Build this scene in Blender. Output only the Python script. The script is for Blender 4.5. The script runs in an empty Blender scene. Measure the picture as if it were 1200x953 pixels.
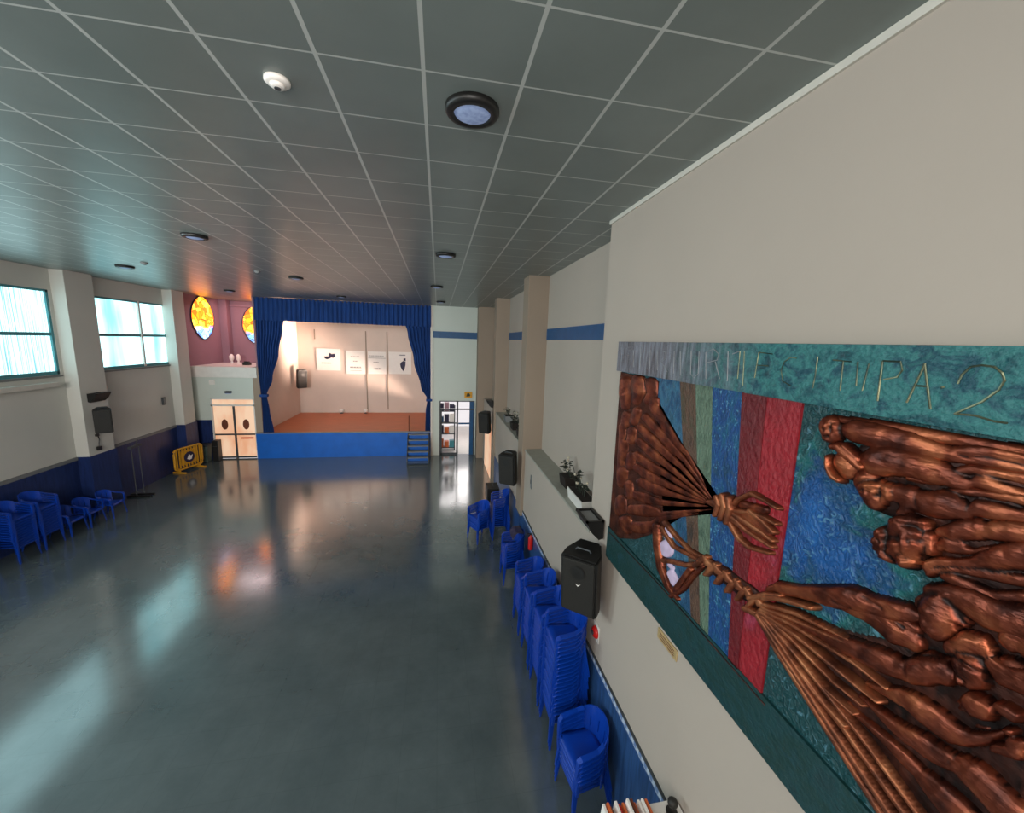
import bpy, bmesh, math, random
import numpy as np
from mathutils import Vector, Matrix
random.seed(7)
C = bpy.context.scene.collection
PI = math.pi
ZC, ZF = 1.578, -5.72            # ceiling and floor heights, the camera is the origin
XR, XL = 2.178, -10.65           # right wall face, left wall face

# ------------------------------------------------------------------ materials
def new_mat(name):
    m = bpy.data.materials.new(name); m.use_nodes = True
    nt = m.node_tree; b = nt.nodes['Principled BSDF']
    return m, nt, b
def lin(c):
    return tuple(((x/255)/12.92 if x/255 <= .04045 else ((x/255+.055)/1.055)**2.4) for x in c) + (1,)
def pmat(name, c, rough=.6, metal=0, var=.12, scale=6, bump=0, bscale=40, stretch=(1,1,1), ior=1.45, coat=0):
    """base colour c (sRGB 0..255) with noise variation"""
    m, nt, b = new_mat(name)
    tc = nt.nodes.new('ShaderNodeTexCoord'); mp = nt.nodes.new('ShaderNodeMapping')
    mp.inputs['Scale'].default_value = stretch
    nt.links.new(tc.outputs['Object'], mp.inputs['Vector'])
    n = nt.nodes.new('ShaderNodeTexNoise'); n.inputs['Scale'].default_value = scale; n.inputs['Detail'].default_value = 5
    nt.links.new(mp.outputs[0], n.inputs['Vector'])
    r = nt.nodes.new('ShaderNodeValToRGB')
    L = lin(c)
    r.color_ramp.elements[0].position = .3; r.color_ramp.elements[1].position = .7
    r.color_ramp.elements[0].color = tuple(x*(1-var) for x in L[:3])+(1,)
    r.color_ramp.elements[1].color = tuple(min(1, x*(1+var)) for x in L[:3])+(1,)
    nt.links.new(n.outputs['Fac'], r.inputs['Fac']); nt.links.new(r.outputs[0], b.inputs['Base Color'])
    b.inputs['Roughness'].default_value = rough; b.inputs['Metallic'].default_value = metal
    b.inputs['IOR'].default_value = ior; b.inputs['Coat Weight'].default_value = coat
    if bump:
        n2 = nt.nodes.new('ShaderNodeTexNoise'); n2.inputs['Scale'].default_value = bscale; n2.inputs['Detail'].default_value = 4
        nt.links.new(mp.outputs[0], n2.inputs['Vector'])
        bp = nt.nodes.new('ShaderNodeBump'); bp.inputs['Strength'].default_value = bump; bp.inputs['Distance'].default_value = .02
        nt.links.new(n2.outputs['Fac'], bp.inputs['Height']); nt.links.new(bp.outputs[0], b.inputs['Normal'])
    return m
def emat(name, c, s, c2=None, scale=(0,8,0)):
    """lit translucent sheet: emission with procedural folds"""
    m, nt, b = new_mat(name)
    b.inputs['Base Color'].default_value = tuple(.35*q for q in lin(c)[:3])+(1,); b.inputs['Emission Strength'].default_value = s
    b.inputs['Roughness'].default_value = .6
    tc = nt.nodes.new('ShaderNodeTexCoord'); mp = nt.nodes.new('ShaderNodeMapping'); mp.inputs['Scale'].default_value = scale
    nt.links.new(tc.outputs['Object'], mp.inputs['Vector'])
    n = nt.nodes.new('ShaderNodeTexNoise'); n.inputs['Scale'].default_value = 1.0; n.inputs['Detail'].default_value = 3
    nt.links.new(mp.outputs[0], n.inputs['Vector'])
    r = nt.nodes.new('ShaderNodeValToRGB'); r.color_ramp.elements[0].color = lin(c2 or c); r.color_ramp.elements[1].color = lin(c)
    r.color_ramp.elements[0].position = .35; r.color_ramp.elements[1].position = .6
    nt.links.new(n.outputs['Fac'], r.inputs['Fac']); nt.links.new(r.outputs[0], b.inputs['Emission Color'])
    return m
M = {}
M['wall'] = pmat('wall_paint', (176,164,153), .75, var=.04, scale=.6, bump=.03, bscale=30)
M['wall_left'] = pmat('left_wall_paint', (204,202,194), .7, var=.05, scale=.5)
M['wall_far'] = pmat('far_wall_paint', (196,204,196), .7, var=.04, scale=.5)
M['column'] = pmat('column_paint', (148,132,116), .7, var=.04, scale=.7)
M['mauve'] = pmat('mauve_paint', (144,110,122), .7, var=.08, scale=.8)
M['wainscot'] = pmat('blue_wainscot_tile', (46,78,124), .35, var=.35, scale=3, stretch=(9,9,.6))
M['wainscot_dark'] = pmat('navy_wainscot_tile', (30,46,92), .35, var=.3, scale=3, stretch=(5,5,.8))
M['stripe'] = pmat('blue_wall_stripe', (18,76,122), .5, var=.1)
M['stage_blue'] = pmat('stage_front_blue', (2,92,184), .45, var=.12, scale=2)
M['stage_floor'] = pmat('stage_boards', (190,104,66), .45, var=.15, scale=2, stretch=(.6,6,1))
M['stage_wall'] = pmat('stage_wall_paint', (214,196,184), .7, var=.05, scale=.8)
M['curtain'] = pmat('navy_curtain_cloth', (16,58,120), .8, var=.3, scale=4, stretch=(4,1,.3))
M['white'] = pmat('white_paint', (220,216,210), .5, var=.04)
M['cream'] = pmat('cream_trim', (205,200,190), .5, var=.05)
M['grey'] = pmat('grey_plastic', (120,122,122), .5, var=.1)
M['dgrey'] = pmat('dark_grey_metal', (62,66,70), .45, var=.1)
M['black'] = pmat('black_plastic', (25,24,23), .42, var=.2)
M['grille'] = pmat('speaker_grille', (36,34,31), .6, var=.25, scale=60)
M['chair'] = pmat('blue_plastic', (8,58,160), .33, var=.12, scale=3)
M['ledge'] = pmat('ledge_stone', (150,150,140), .6, var=.06)
M['chrome'] = pmat('steel', (170,170,170), .3, 1, var=.1)
M['red'] = pmat('red_enamel', (200,30,24), .35, var=.1)
M['yellow'] = pmat('yellow_plastic', (206,148,36), .4, var=.1)
M['brass'] = pmat('brass_plate', (196,168,120), .4, .3, var=.2, scale=20)
M['teal_frame'] = pmat('teal_window_frame', (70,140,148), .4, var=.1)
M['bin'] = pmat('green_grey_bin', (92,108,100), .5, var=.1)
M['wood'] = pmat('brown_wood', (110,56,36), .5, var=.2, scale=5, stretch=(1,1,.2))
M['leaf'] = pmat('dark_leaf', (40,48,38), .6, var=.3, scale=20)
M['petal'] = pmat('pale_flower', (190,180,160), .6, var=.2, scale=20)
M['soil'] = pmat('dark_soil', (34,26,22), .9, var=.3, scale=60)
M['paper'] = pmat('white_paper', (238,232,226), .6, var=.02)
M['ink'] = pmat('dark_ink', (40,36,66), .6, var=.2)
M['ink_grey'] = pmat('grey_ink', (150,142,140), .6, var=.1)
M['orange'] = pmat('orange_card', (205,100,50), .5, var=.1)
M['lens'] = emat('lamp_lens', (170,190,230), .35, (120,140,190), (30,30,30))
M['blind'] = emat('window_blind', (178,226,228), 2.9, (104,178,188), (1,1.8,.3))
M['blind_pleat'] = emat('pleated_window_blind', (190,230,232), 2.9, (74,126,138), (.1,26,.3))
M['frosted'] = emat('frosted_sunlit_glass', (255,214,180), .72, (236,164,120), (1.6,1,.8))
M['copper'] = None

def sg_mat(name, cx, cz, axis):
    """stained glass: warm yellow cells above, blue below, dark leads (Voronoi)"""
    m, nt, b = new_mat(name); N = nt.nodes; L = nt.links
    tc = N.new('ShaderNodeTexCoord')
    v = N.new('ShaderNodeTexVoronoi'); v.inputs['Scale'].default_value = 4.2
    v2 = N.new('ShaderNodeTexVoronoi'); v2.feature = 'DISTANCE_TO_EDGE'; v2.inputs['Scale'].default_value = 4.2
    L.new(tc.outputs['Object'], v.inputs['Vector']); L.new(tc.outputs['Object'], v2.inputs['Vector'])
    sx = N.new('ShaderNodeSeparateColor'); L.new(v.outputs['Color'], sx.inputs[0])
    warm = N.new('ShaderNodeValToRGB'); e = warm.color_ramp.elements
    e[0].color = lin((230,40,6)); e[1].color = lin((255,190,60)); warm.color_ramp.elements.new(.45).color = lin((255,120,8))
    cool = N.new('ShaderNodeValToRGB'); e = cool.color_ramp.elements
    e[0].color = lin((30,90,190)); e[1].color = lin((170,215,230)); cool.color_ramp.elements.new(.5).color = lin((70,140,210))
    L.new(sx.outputs[0], warm.inputs['Fac']); L.new(sx.outputs[1], cool.inputs['Fac'])
    sp = N.new('ShaderNodeSeparateXYZ'); L.new(tc.outputs['Object'], sp.inputs[0])
    ns = N.new('ShaderNodeTexNoise'); ns.inputs['Scale'].default_value = 1.6; L.new(tc.outputs['Object'], ns.inputs['Vector'])
    ad = N.new('ShaderNodeMath'); ad.operation = 'MULTIPLY_ADD'; L.new(ns.outputs['Fac'], ad.inputs[0]); ad.inputs[1].default_value = .5
    L.new(sp.outputs['Z'], ad.inputs[2])
    st = N.new('ShaderNodeMapRange'); st.inputs['From Min'].default_value = cz+.02; st.inputs['From Max'].default_value = cz+.16
    L.new(ad.outputs[0], st.inputs['Value'])
    mx = N.new('ShaderNodeMixRGB'); L.new(st.outputs[0], mx.inputs[0]); L.new(cool.outputs[0], mx.inputs[1]); L.new(warm.outputs[0], mx.inputs[2])
    ed = N.new('ShaderNodeMapRange'); ed.inputs['From Min'].default_value = .02; ed.inputs['From Max'].default_value = .05
    ed.inputs['To Min'].default_value = .08; L.new(v2.outputs['Distance'], ed.inputs['Value'])
    ml = N.new('ShaderNodeMixRGB'); ml.blend_type = 'MULTIPLY'; ml.inputs[0].default_value = 1
    L.new(mx.outputs[0], ml.inputs[1]); L.new(ed.outputs[0], ml.inputs[2])
    L.new(ml.outputs[0], b.inputs['Emission Color']); b.inputs['Emission Strength'].default_value = 4.5
    b.inputs['Base Color'].default_value = (.2,.1,.03,1); b.inputs['Roughness'].default_value = .2
    return m

def ceiling_mat():
    m, nt, b = new_mat('ceiling_tiles'); N = nt.nodes; L = nt.links
    tc = N.new('ShaderNodeTexCoord'); sp = N.new('ShaderNodeSeparateXYZ'); L.new(tc.outputs['Object'], sp.inputs[0])
    outs = []
    for ax, o in (('X', -1.8928), ('Y', 2.0715)):
        a = N.new('ShaderNodeMath'); a.operation = 'SUBTRACT'; L.new(sp.outputs[ax], a.inputs[0]); a.inputs[1].default_value = o-6000.3
        d = N.new('ShaderNodeMath'); d.operation = 'MODULO'; L.new(a.outputs[0], d.inputs[0]); d.inputs[1].default_value = .6
        s = N.new('ShaderNodeMath'); s.operation = 'SUBTRACT'; L.new(d.outputs[0], s.inputs[0]); s.inputs[1].default_value = .3
        ab = N.new('ShaderNodeMath'); ab.operation = 'ABSOLUTE'; L.new(s.outputs[0], ab.inputs[0])
        lt = N.new('ShaderNodeMath'); lt.operation = 'LESS_THAN'; L.new(ab.outputs[0], lt.inputs[0])
        lt.inputs[1].default_value = .012 if ax == 'X' else .007
        outs.append(lt)
    mxx = N.new('ShaderNodeMath'); mxx.operation = 'MAXIMUM'; L.new(outs[0].outputs[0], mxx.inputs[0]); L.new(outs[1].outputs[0], mxx.inputs[1])
    n = N.new('ShaderNodeTexNoise'); n.inputs['Scale'].default_value = 1.1; n.inputs['Detail'].default_value = 6; L.new(tc.outputs['Object'], n.inputs['Vector'])
    r = N.new('ShaderNodeValToRGB'); r.color_ramp.elements[0].position = .3; r.color_ramp.elements[1].position = .7
    r.color_ramp.elements[0].color = lin((114,123,120)); r.color_ramp.elements[1].color = lin((126,135,132)); L.new(n.outputs['Fac'], r.inputs['Fac'])
    mix = N.new('ShaderNodeMixRGB'); L.new(mxx.outputs[0], mix.inputs[0]); L.new(r.outputs[0], mix.inputs[1]); mix.inputs[2].default_value = lin((190,194,190))
    L.new(mix.outputs[0], b.inputs['Base Color'])
    b.inputs['Roughness'].default_value = .34; b.inputs['IOR'].default_value = 1.45
    return m
def floor_mat():
    m, nt, b = new_mat('polished_floor'); N = nt.nodes; L = nt.links
    tc = N.new('ShaderNodeTexCoord')
    n = N.new('ShaderNodeTexNoise'); n.inputs['Scale'].default_value = .9; n.inputs['Detail'].default_value = 8; n.inputs['Roughness'].default_value = .7
    L.new(tc.outputs['Object'], n.inputs['Vector'])
    r = N.new('ShaderNodeValToRGB'); r.color_ramp.elements[0].position = .3; r.color_ramp.elements[1].position = .72
    r.color_ramp.elements[0].color = lin((72,83,86)); r.color_ramp.elements[1].color = lin((92,102,104)); L.new(n.outputs['Fac'], r.inputs['Fac'])
    bk = N.new('ShaderNodeTexBrick'); bk.offset = 0; bk.inputs['Scale'].default_value = 1; bk.inputs['Brick Width'].default_value = .5
    bk.inputs['Row Height'].default_value = .5; bk.inputs['Mortar Size'].default_value = .006
    bk.inputs['Color1'].default_value = (1,1,1,1); bk.inputs['Color2'].default_value = (.9,.9,.9,1); bk.inputs['Mortar'].default_value = (.72,.72,.72,1)
    L.new(tc.outputs['Object'], bk.inputs['Vector'])
    ml = N.new('ShaderNodeMixRGB'); ml.blend_type = 'MULTIPLY'; ml.inputs[0].default_value = .35
    L.new(r.outputs[0], ml.inputs[1]); L.new(bk.outputs['Color'], ml.inputs[2]); L.new(ml.outputs[0], b.inputs['Base Color'])
    n2 = N.new('ShaderNodeTexNoise'); n2.inputs['Scale'].default_value = 2.2; n2.inputs['Detail'].default_value = 5; L.new(tc.outputs['Object'], n2.inputs['Vector'])
    mr = N.new('ShaderNodeMapRange'); mr.inputs['To Min'].default_value = .11; mr.inputs['To Max'].default_value = .20; L.new(n2.outputs['Fac'], mr.inputs['Value'])
    L.new(mr.outputs[0], b.inputs['Roughness']); b.inputs['IOR'].default_value = 2.5
    return m
def strip_mat():
    m, nt, b = new_mat('patterned_border_tile'); N = nt.nodes; L = nt.links
    tc = N.new('ShaderNodeTexCoord'); ck = N.new('ShaderNodeTexChecker'); ck.inputs['Scale'].default_value = 18
    ck.inputs['Color1'].default_value = lin((196,206,220)); ck.inputs['Color2'].default_value = lin((112,136,180))
    L.new(tc.outputs['Object'], ck.inputs['Vector']); L.new(ck.outputs[0], b.inputs['Base Color']); b.inputs['Roughness'].default_value = .35
    return m
def copper_mat(name, base, hi, dark, rough=.33):
    m, nt, b = new_mat(name); N = nt.nodes; L = nt.links
    tc = N.new('ShaderNodeTexCoord'); n = N.new('ShaderNodeTexNoise'); n.inputs['Scale'].default_value = 7; n.inputs['Detail'].default_value = 7
    L.new(tc.outputs['Object'], n.inputs['Vector'])
    r = N.new('ShaderNodeValToRGB'); r.color_ramp.elements[0].position = .3; r.color_ramp.elements[1].position = .72
    r.color_ramp.elements[0].color = lin(dark); r.color_ramp.elements[1].color = lin(hi); r.color_ramp.elements.new(.5).color = lin(base)
    L.new(n.outputs['Fac'], r.inputs['Fac'])
    at = N.new('ShaderNodeAttribute'); at.attribute_name = 'hollow_shade'
    mx = N.new('ShaderNodeMixRGB'); L.new(at.outputs['Fac'], mx.inputs[0]); L.new(r.outputs[0], mx.inputs[1]); mx.inputs[2].default_value = lin((30,20,18)); L.new(mx.outputs[0], b.inputs['Base Color'])  # mixes painted shade into the copper colour in the hollows
    b.inputs['Metallic'].default_value = .72; b.inputs['Roughness'].default_value = rough
    mp = N.new('ShaderNodeMapping'); mp.inputs['Scale'].default_value = (1,.5,1.4); L.new(tc.outputs['Object'], mp.inputs['Vector'])
    n2 = N.new('ShaderNodeTexNoise'); n2.inputs['Scale'].default_value = 26; n2.inputs['Detail'].default_value = 5; L.new(mp.outputs[0], n2.inputs['Vector'])
    bp = N.new('ShaderNodeBump'); bp.inputs['Strength'].default_value = .3; bp.inputs['Distance'].default_value = .02
    L.new(n2.outputs['Fac'], bp.inputs['Height']); L.new(bp.outputs[0], b.inputs['Normal'])
    return m
def paint_mat(name, cols, scale=5, stretch=(1,1,1), rough=.5, bump=.5, seed=0, flecks=None):
    """brushed artist's paint: a noise ramp through several colours with impasto bump"""
    m, nt, b = new_mat(name); N = nt.nodes; L = nt.links
    tc = N.new('ShaderNodeTexCoord'); mp = N.new('ShaderNodeMapping'); mp.inputs['Scale'].default_value = stretch; mp.inputs['Location'].default_value = (seed,seed*1.7,seed*.6)
    L.new(tc.outputs['Object'], mp.inputs['Vector'])
    n = N.new('ShaderNodeTexNoise'); n.inputs['Scale'].default_value = scale; n.inputs['Detail'].default_value = 8; n.inputs['Roughness'].default_value = .62; n.inputs['Distortion'].default_value = .6
    L.new(mp.outputs[0], n.inputs['Vector'])
    r = N.new('ShaderNodeValToRGB'); e = r.color_ramp.elements; k = len(cols)
    e[0].position = .28; e[0].color = lin(cols[0]); e[1].position = .72; e[1].color = lin(cols[-1])
    for i in range(1, k-1): e.new(.28+.44*i/(k-1)).color = lin(cols[i])
    L.new(n.outputs['Fac'], r.inputs['Fac']); out = r.outputs[0]
    if flecks:
        n3 = N.new('ShaderNodeTexNoise'); n3.inputs['Scale'].default_value = 26; n3.inputs['Detail'].default_value = 3; n3.inputs['Distortion'].default_value = 1.5
        L.new(tc.outputs['Object'], n3.inputs['Vector'])
        mr = N.new('ShaderNodeMapRange'); mr.inputs['From Min'].default_value = .60; mr.inputs['From Max'].default_value = .72; L.new(n3.outputs['Fac'], mr.inputs['Value'])
        mx = N.new('ShaderNodeMixRGB'); L.new(mr.outputs[0], mx.inputs[0]); L.new(out, mx.inputs[1]); mx.inputs[2].default_value = lin(flecks); out = mx.outputs[0]
    L.new(out, b.inputs['Base Color']); b.inputs['Roughness'].default_value = rough
    n2 = N.new('ShaderNodeTexNoise'); n2.inputs['Scale'].default_value = 34; n2.inputs['Detail'].default_value = 5; L.new(mp.outputs[0], n2.inputs['Vector'])
    bp = N.new('ShaderNodeBump'); bp.inputs['Strength'].default_value = bump; bp.inputs['Distance'].default_value = .02
    L.new(n2.outputs['Fac'], bp.inputs['Height']); L.new(bp.outputs[0], b.inputs['Normal'])
    return m
M['ceiling'] = ceiling_mat(); M['floor'] = floor_mat(); M['strip'] = strip_mat()

# ------------------------------------------------------------------ mesh helpers
def bx(bm, x0, x1, y0, y1, z0, z1, bev=0):
    v = [bm.verts.new((x, y, z)) for x in (x0, x1) for y in (y0, y1) for z in (z0, z1)]
    fs = [bm.faces.new([v[i] for i in f]) for f in ((0,1,3,2),(4,6,7,5),(0,4,5,1),(2,3,7,6),(0,2,6,4),(1,5,7,3))]
    if bev:
        es = {e for f in fs for e in f.edges}
        bmesh.ops.bevel(bm, geom=list(es), offset=bev, segments=2, affect='EDGES', profile=.6)
def prism(bm, pts, axis, a0, a1):
    """extrude a 2-D polygon along an axis; pts are the two other coordinates in xyz order"""
    def mk(p, a):
        q = list(p); q.insert('xyz'.index(axis), a); return bm.verts.new(q)
    A = [mk(p, a0) for p in pts]; B = [mk(p, a1) for p in pts]; n = len(pts)
    bm.faces.new(A); bm.faces.new(B[::-1])
    for i in range(n): bm.faces.new((A[i], B[i], B[(i+1)%n], A[(i+1)%n]))
def tube(bm, pts, rad, seg=8, cap=True):
    pts = [Vector(p) for p in pts]; rs = rad if isinstance(rad, (list, tuple)) else [rad]*len(pts)
    rings = []; up = Vector((0,0,1))
    for i, p in enumerate(pts):
        d = (pts[min(i+1, len(pts)-1)]-pts[max(i-1, 0)]).normalized()
        u = up if abs(d.dot(up)) < .95 else Vector((1,0,0))
        a = d.cross(u).normalized(); b = a.cross(d).normalized()
        rings.append([bm.verts.new(p+rs[i]*(math.cos(t)*a+math.sin(t)*b)) for t in [2*PI*k/seg for k in range(seg)]])
    for r0, r1 in zip(rings, rings[1:]):
        for k in range(seg): bm.faces.new((r0[k], r0[(k+1)%seg], r1[(k+1)%seg], r1[k]))
    if cap: bm.faces.new(rings[0][::-1]); bm.faces.new(rings[-1])
def lathe(bm, prof, c=(0,0,0), seg=24):
    rings = []
    for r, z in prof:
        rings.append([bm.verts.new((c[0]+r*math.cos(2*PI*k/seg), c[1]+r*math.sin(2*PI*k/seg), c[2]+z)) for k in range(seg)] if r > 1e-6
                     else [bm.verts.new((c[0], c[1], c[2]+z))])
    for a, b in zip(rings, rings[1:]):
        for k in range(seg):
            p = [a[k % len(a)], a[(k+1) % len(a)], b[(k+1) % len(b)], b[k % len(b)]]
            q = []
            for v in p:
                if v not in q: q.append(v)
            if len(q) > 2:
                try: bm.faces.new(q)
                except ValueError: pass
    for r_ in (rings[0], rings[-1]):
        if len(r_) > 1:
            try: bm.faces.new(r_)
            except ValueError: pass
def ico(bm, c, r, sc=(1,1,1), sub=2):
    g = bmesh.ops.create_icosphere(bm, subdivisions=sub, radius=r)
    for v in g['verts']: v.co = Vector((v.co.x*sc[0]+c[0], v.co.y*sc[1]+c[1], v.co.z*sc[2]+c[2]))
def obj(name, bm, mat, parent=None, smooth=False, loc=None):
    bmesh.ops.recalc_face_normals(bm, faces=bm.faces)
    me = bpy.data.meshes.new(name); bm.to_mesh(me); bm.free()
    me.materials.append(M[mat] if isinstance(mat, str) else mat)
    if smooth:
        for p in me.polygons: p.use_smooth = True
    o = bpy.data.objects.new(name, me); C.objects.link(o)
    if parent: o.parent = parent
    if loc: o.location = loc
    return o
def box_obj(name, x0, x1, y0, y1, z0, z1, mat, parent=None, bev=0):
    bm = bmesh.new(); bx(bm, x0, x1, y0, y1, z0, z1, bev); return obj(name, bm, mat, parent)
def tag(o, label, cat, group=None, kind=None):
    o['label'] = label; o['category'] = cat
    if group: o['group'] = group
    if kind: o['kind'] = kind
    return o
def thing(name, label, cat, loc=(0,0,0), rz=0, group=None):
    o = bpy.data.objects.new(name, None); C.objects.link(o); o.location = loc; o.rotation_euler = (0,0,rz)
    return tag(o, label, cat, group)
def struct(o, label, cat='wall'):
    o['kind'] = 'structure'; o['label'] = label; o['category'] = cat; return o
def dup(root, loc, rz, label, group):
    r = root.copy(); C.objects.link(r); r.location = loc; r.rotation_euler = (0,0,rz); r['label'] = label
    if group: r['group'] = group
    for ch in root.children:
        c = ch.copy(); C.objects.link(c); c.parent = r
        for g in ch.children:
            d = g.copy(); C.objects.link(d); d.parent = c
    return r

# ------------------------------------------------------------------ camera
YAW, PITCH, ROLL, FPX = .1904, .1636, .0346, 455.64
cy, sy, cp, sp_, cr, sr = math.cos(YAW), math.sin(YAW), math.cos(PITCH), math.sin(PITCH), math.cos(ROLL), math.sin(ROLL)
fwd = Vector((sy*cp, cy*cp, -sp_)); right = Vector((cy, -sy, 0)); up = right.cross(fwd)
rgt2 = cr*right+sr*up; up2 = -sr*right+cr*up
cam = bpy.data.cameras.new('camera'); cam.sensor_fit = 'HORIZONTAL'; cam.sensor_width = 36; cam.lens = FPX/1200*36; cam.clip_start = .05
co = bpy.data.objects.new('camera', cam); C.objects.link(co)
co.matrix_world = Matrix((( rgt2.x, up2.x, -fwd.x, 0), (rgt2.y, up2.y, -fwd.y, 0), (rgt2.z, up2.z, -fwd.z, 0), (0,0,0,1)))
bpy.context.scene.camera = co
def ray(u, v):
    return rgt2*((u-600)/FPX)-up2*((v-476.5)/FPX)+fwd

# ------------------------------------------------------------------ room shell
Y0, YE = -4.0, 19.2
struct(box_obj('floor', XL-.3, 3.2, Y0, 19.35, ZF-.2, ZF, 'floor'), 'polished blue-grey hall floor', 'floor')
struct(box_obj('ceiling', XL-.3, 3.2, Y0, 24.6, ZC, ZC+.2, 'ceiling'), 'grey tiled suspended ceiling with pale grid', 'ceiling')
# right side: near solid wall, low wall with ledge, set-back upper wall
struct(box_obj('wall_right', XR, XR+.9, Y0, 4.98, ZF, ZC, 'wall'), 'white wall behind the copper mural')
bm = bmesh.new(); bx(bm, 2.6, 3.1, 4.98, YE, ZF, ZC)
struct(obj('wall_right_upper', bm, 'wall'), 'set-back white wall above the ledge')
bm = bmesh.new(); bx(bm, XR, 2.6, 4.98, 15.1, ZF, -2.70); bx(bm, XR, 2.6, 17.9, YE, ZF, -2.70)
bx(bm, XR, 2.6, 15.1, 17.9, -3.4, -2.70)
struct(obj('wall_right_lower', bm, 'wall'), 'low white wall below the ledge')
struct(box_obj('window_sill_ledge', XR-.015, 2.6, 4.98, 9.3, -2.70, -2.66, 'ledge'), 'grey ledge on the low wall beside the mural', 'ledge')
struct(box_obj('window_sill_ledge', XR-.015, 2.6, 9.87, 14.5, -2.70, -2.66, 'ledge'), 'grey ledge between the two columns', 'ledge')
for i, (a, b, x) in enumerate(((9.3, 9.87, 2.1), (14.5, 15.1, 2.1), (18.55, 19.2, 1.85))):
    struct(box_obj('column', x, 2.62, a, b, ZF, ZC, 'column', bev=.01),
           ('beige column nearest the mural', 'beige column behind the first one', 'corner column beside the far doorway')[i], 'column')
for i, (a, b) in enumerate(((5.05, 9.3), (9.87, 14.5), (15.1, 18.55))):
    struct(box_obj('trim_%d' % (i+1), 2.588, 2.61, a, b, .085, .345, 'stripe'), ('blue wall stripe nearest the mural', 'blue wall stripe between the columns', 'blue wall stripe by the corner')[i], 'stripe')
struct(box_obj('trim_4', 1.8, XR+.01, Y0, 4.98, 1.535, ZC-.001, 'cream') if False else box_obj('trim_4', XR-.02, XR+.02, Y0, 5.0, 1.53, ZC-.001, 'cream'), 'cream edge strip along the ceiling', 'trim')
struct(box_obj('baseboard_right', XR-.016, XR+.01, Y0, 9.3, ZF, -4.40, 'wainscot'), 'blue tiled wainscot on the right wall', 'wainscot')
struct(box_obj('baseboard_right_far', XR-.016, XR+.01, 9.87, 15.1, ZF, -4.40, 'wainscot'), 'blue tiled wainscot beyond the first column', 'wainscot')
struct(box_obj('baseboard_column', 2.085, 2.62, 9.285, 9.885, ZF, -4.45, 'wainscot'), 'blue tiled foot of the first column', 'wainscot')
struct(box_obj('trim_5', XR-.02, XR+.01, Y0, 9.28, -4.40, -4.325, 'strip'), 'patterned border tile strip on the wainscot', 'trim')
struct(box_obj('trim_6', XR-.024, XR+.01, Y0, 9.28, -4.325, -4.30, 'dgrey'), 'dark cap line above the border tiles', 'trim')
# far wall right of the stage, with doorway
bm = bmesh.new(); bx(bm, -.32, .07, YE, YE+.15, ZF, ZC); bx(bm, 1.80, 2.7, YE, YE+.15, ZF, ZC); bx(bm, .07, 1.80, YE, YE+.15, -2.95, ZC)
struct(obj('wall_far', bm, 'wall_far'), 'pale wall between stage and corner')
struct(box_obj('trim_7', -.25, 1.85, YE-.02, YE+.01, .09, .40, 'stripe'), 'navy stripe on the far wall', 'stripe')
struct(box_obj('trim_8', -.36, -.24, YE-.06, YE+.02, ZF, ZC, 'cream'), 'pale upright edge beside the stage curtain', 'trim')
# left wall with two windows
bm = bmesh.new()
bx(bm, XL-.25, XL, Y0, YE+3.4, ZF, -1.35); bx(bm, XL-.25, XL, Y0, 19.3, 1.0, ZC)
bx(bm, XL-.25, XL, Y0, -2, -1.35, 1.0); bx(bm, XL-.25, XL, 13.35, 14.42, -1.35, 1.0); bx(bm, XL-.25, XL, 18.2, 19.3, -1.35, 1.0)
for a in (3.2, 8.4): bx(bm, XL-.25, XL, a, a+1, -1.35, 1.0)
struct(obj('wall_left', bm, 'wall_left'), 'off-white wall with the row of windows')
for i, (a, b) in enumerate(((13.45, 14.4), (18.0, 18.75), (8.4, 9.3))):
    bm = bmesh.new(); bx(bm, XL-.05, -10.32, a, b, ZF, ZC, .01); 
    struct(obj('column', bm, 'wall_left'), ('pale column between the two windows', 'pale column beside the mauve alcove', 'pale column by the nearer window')[i], 'column')
struct(box_obj('baseboard_left', XL-.01, XL+.03, Y0, 19.3, ZF, -3.93, 'wainscot_dark'), 'navy wainscot along the left wall', 'wainscot')
struct(box_obj('trim_9', XL-.01, XL+.05, Y0, 19.3, -3.93, -3.84, 'grey'), 'grey cap rail on the navy wainscot', 'trim')
bm = bmesh.new(); bx(bm, -10.7, -10.29, 13.42, 14.43, ZF, -3.84); bx(bm, -10.7, -10.29, 17.97, 18.78, ZF, -3.84)
struct(obj('baseboard_left_columns', bm, 'wainscot_dark'), 'navy feet of the left columns', 'wainscot')
def window(n, a, b, z0, z1, mull, mat, label):
    t = bpy.data.objects.new('window_%d' % n, None); C.objects.link(t); struct(t, label, 'window')
    x = XL-.06
    bm = bmesh.new(); bx(bm, x-.02, x, a, b, z0, z1); obj('blind', bm, mat, t)
    bm = bmesh.new()
    for q in (a, b-.07): bx(bm, x, x+.05, q, q+.07, z0, z1)
    bx(bm, x, x+.05, a, b, z0, z0+.10); bx(bm, x, x+.05, a, b, z1-.06, z1); bx(bm, x, x+.04, a, b, -.26, -.17)
    obj('frame', bm, 'teal_frame', t)
    for q in mull:
        bm = bmesh.new(); bx(bm, x+.01, x+.07, q-.04, q+.04, z0+.02, z1); obj('mullion', bm, 'white', t)
    bm = bmesh.new(); bx(bm, XL-.2, XL+.04, a-.03, b+.03, z0-.06, z0-.005); obj('sill', bm, 'grey', t)
window(1, 9.4, 13.35, -1.35, 1.0, (), 'blind_pleat', 'window with bright pleated blind at the left edge')
window(2, 14.42, 18.2, -1.35, 1.0, (16.7,), 'blind', 'window with teal frame beside the alcove')
window(3, 4.2, 8.4, -1.35, 1.0, (6.3,), 'blind', 'window nearer the balcony')
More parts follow.
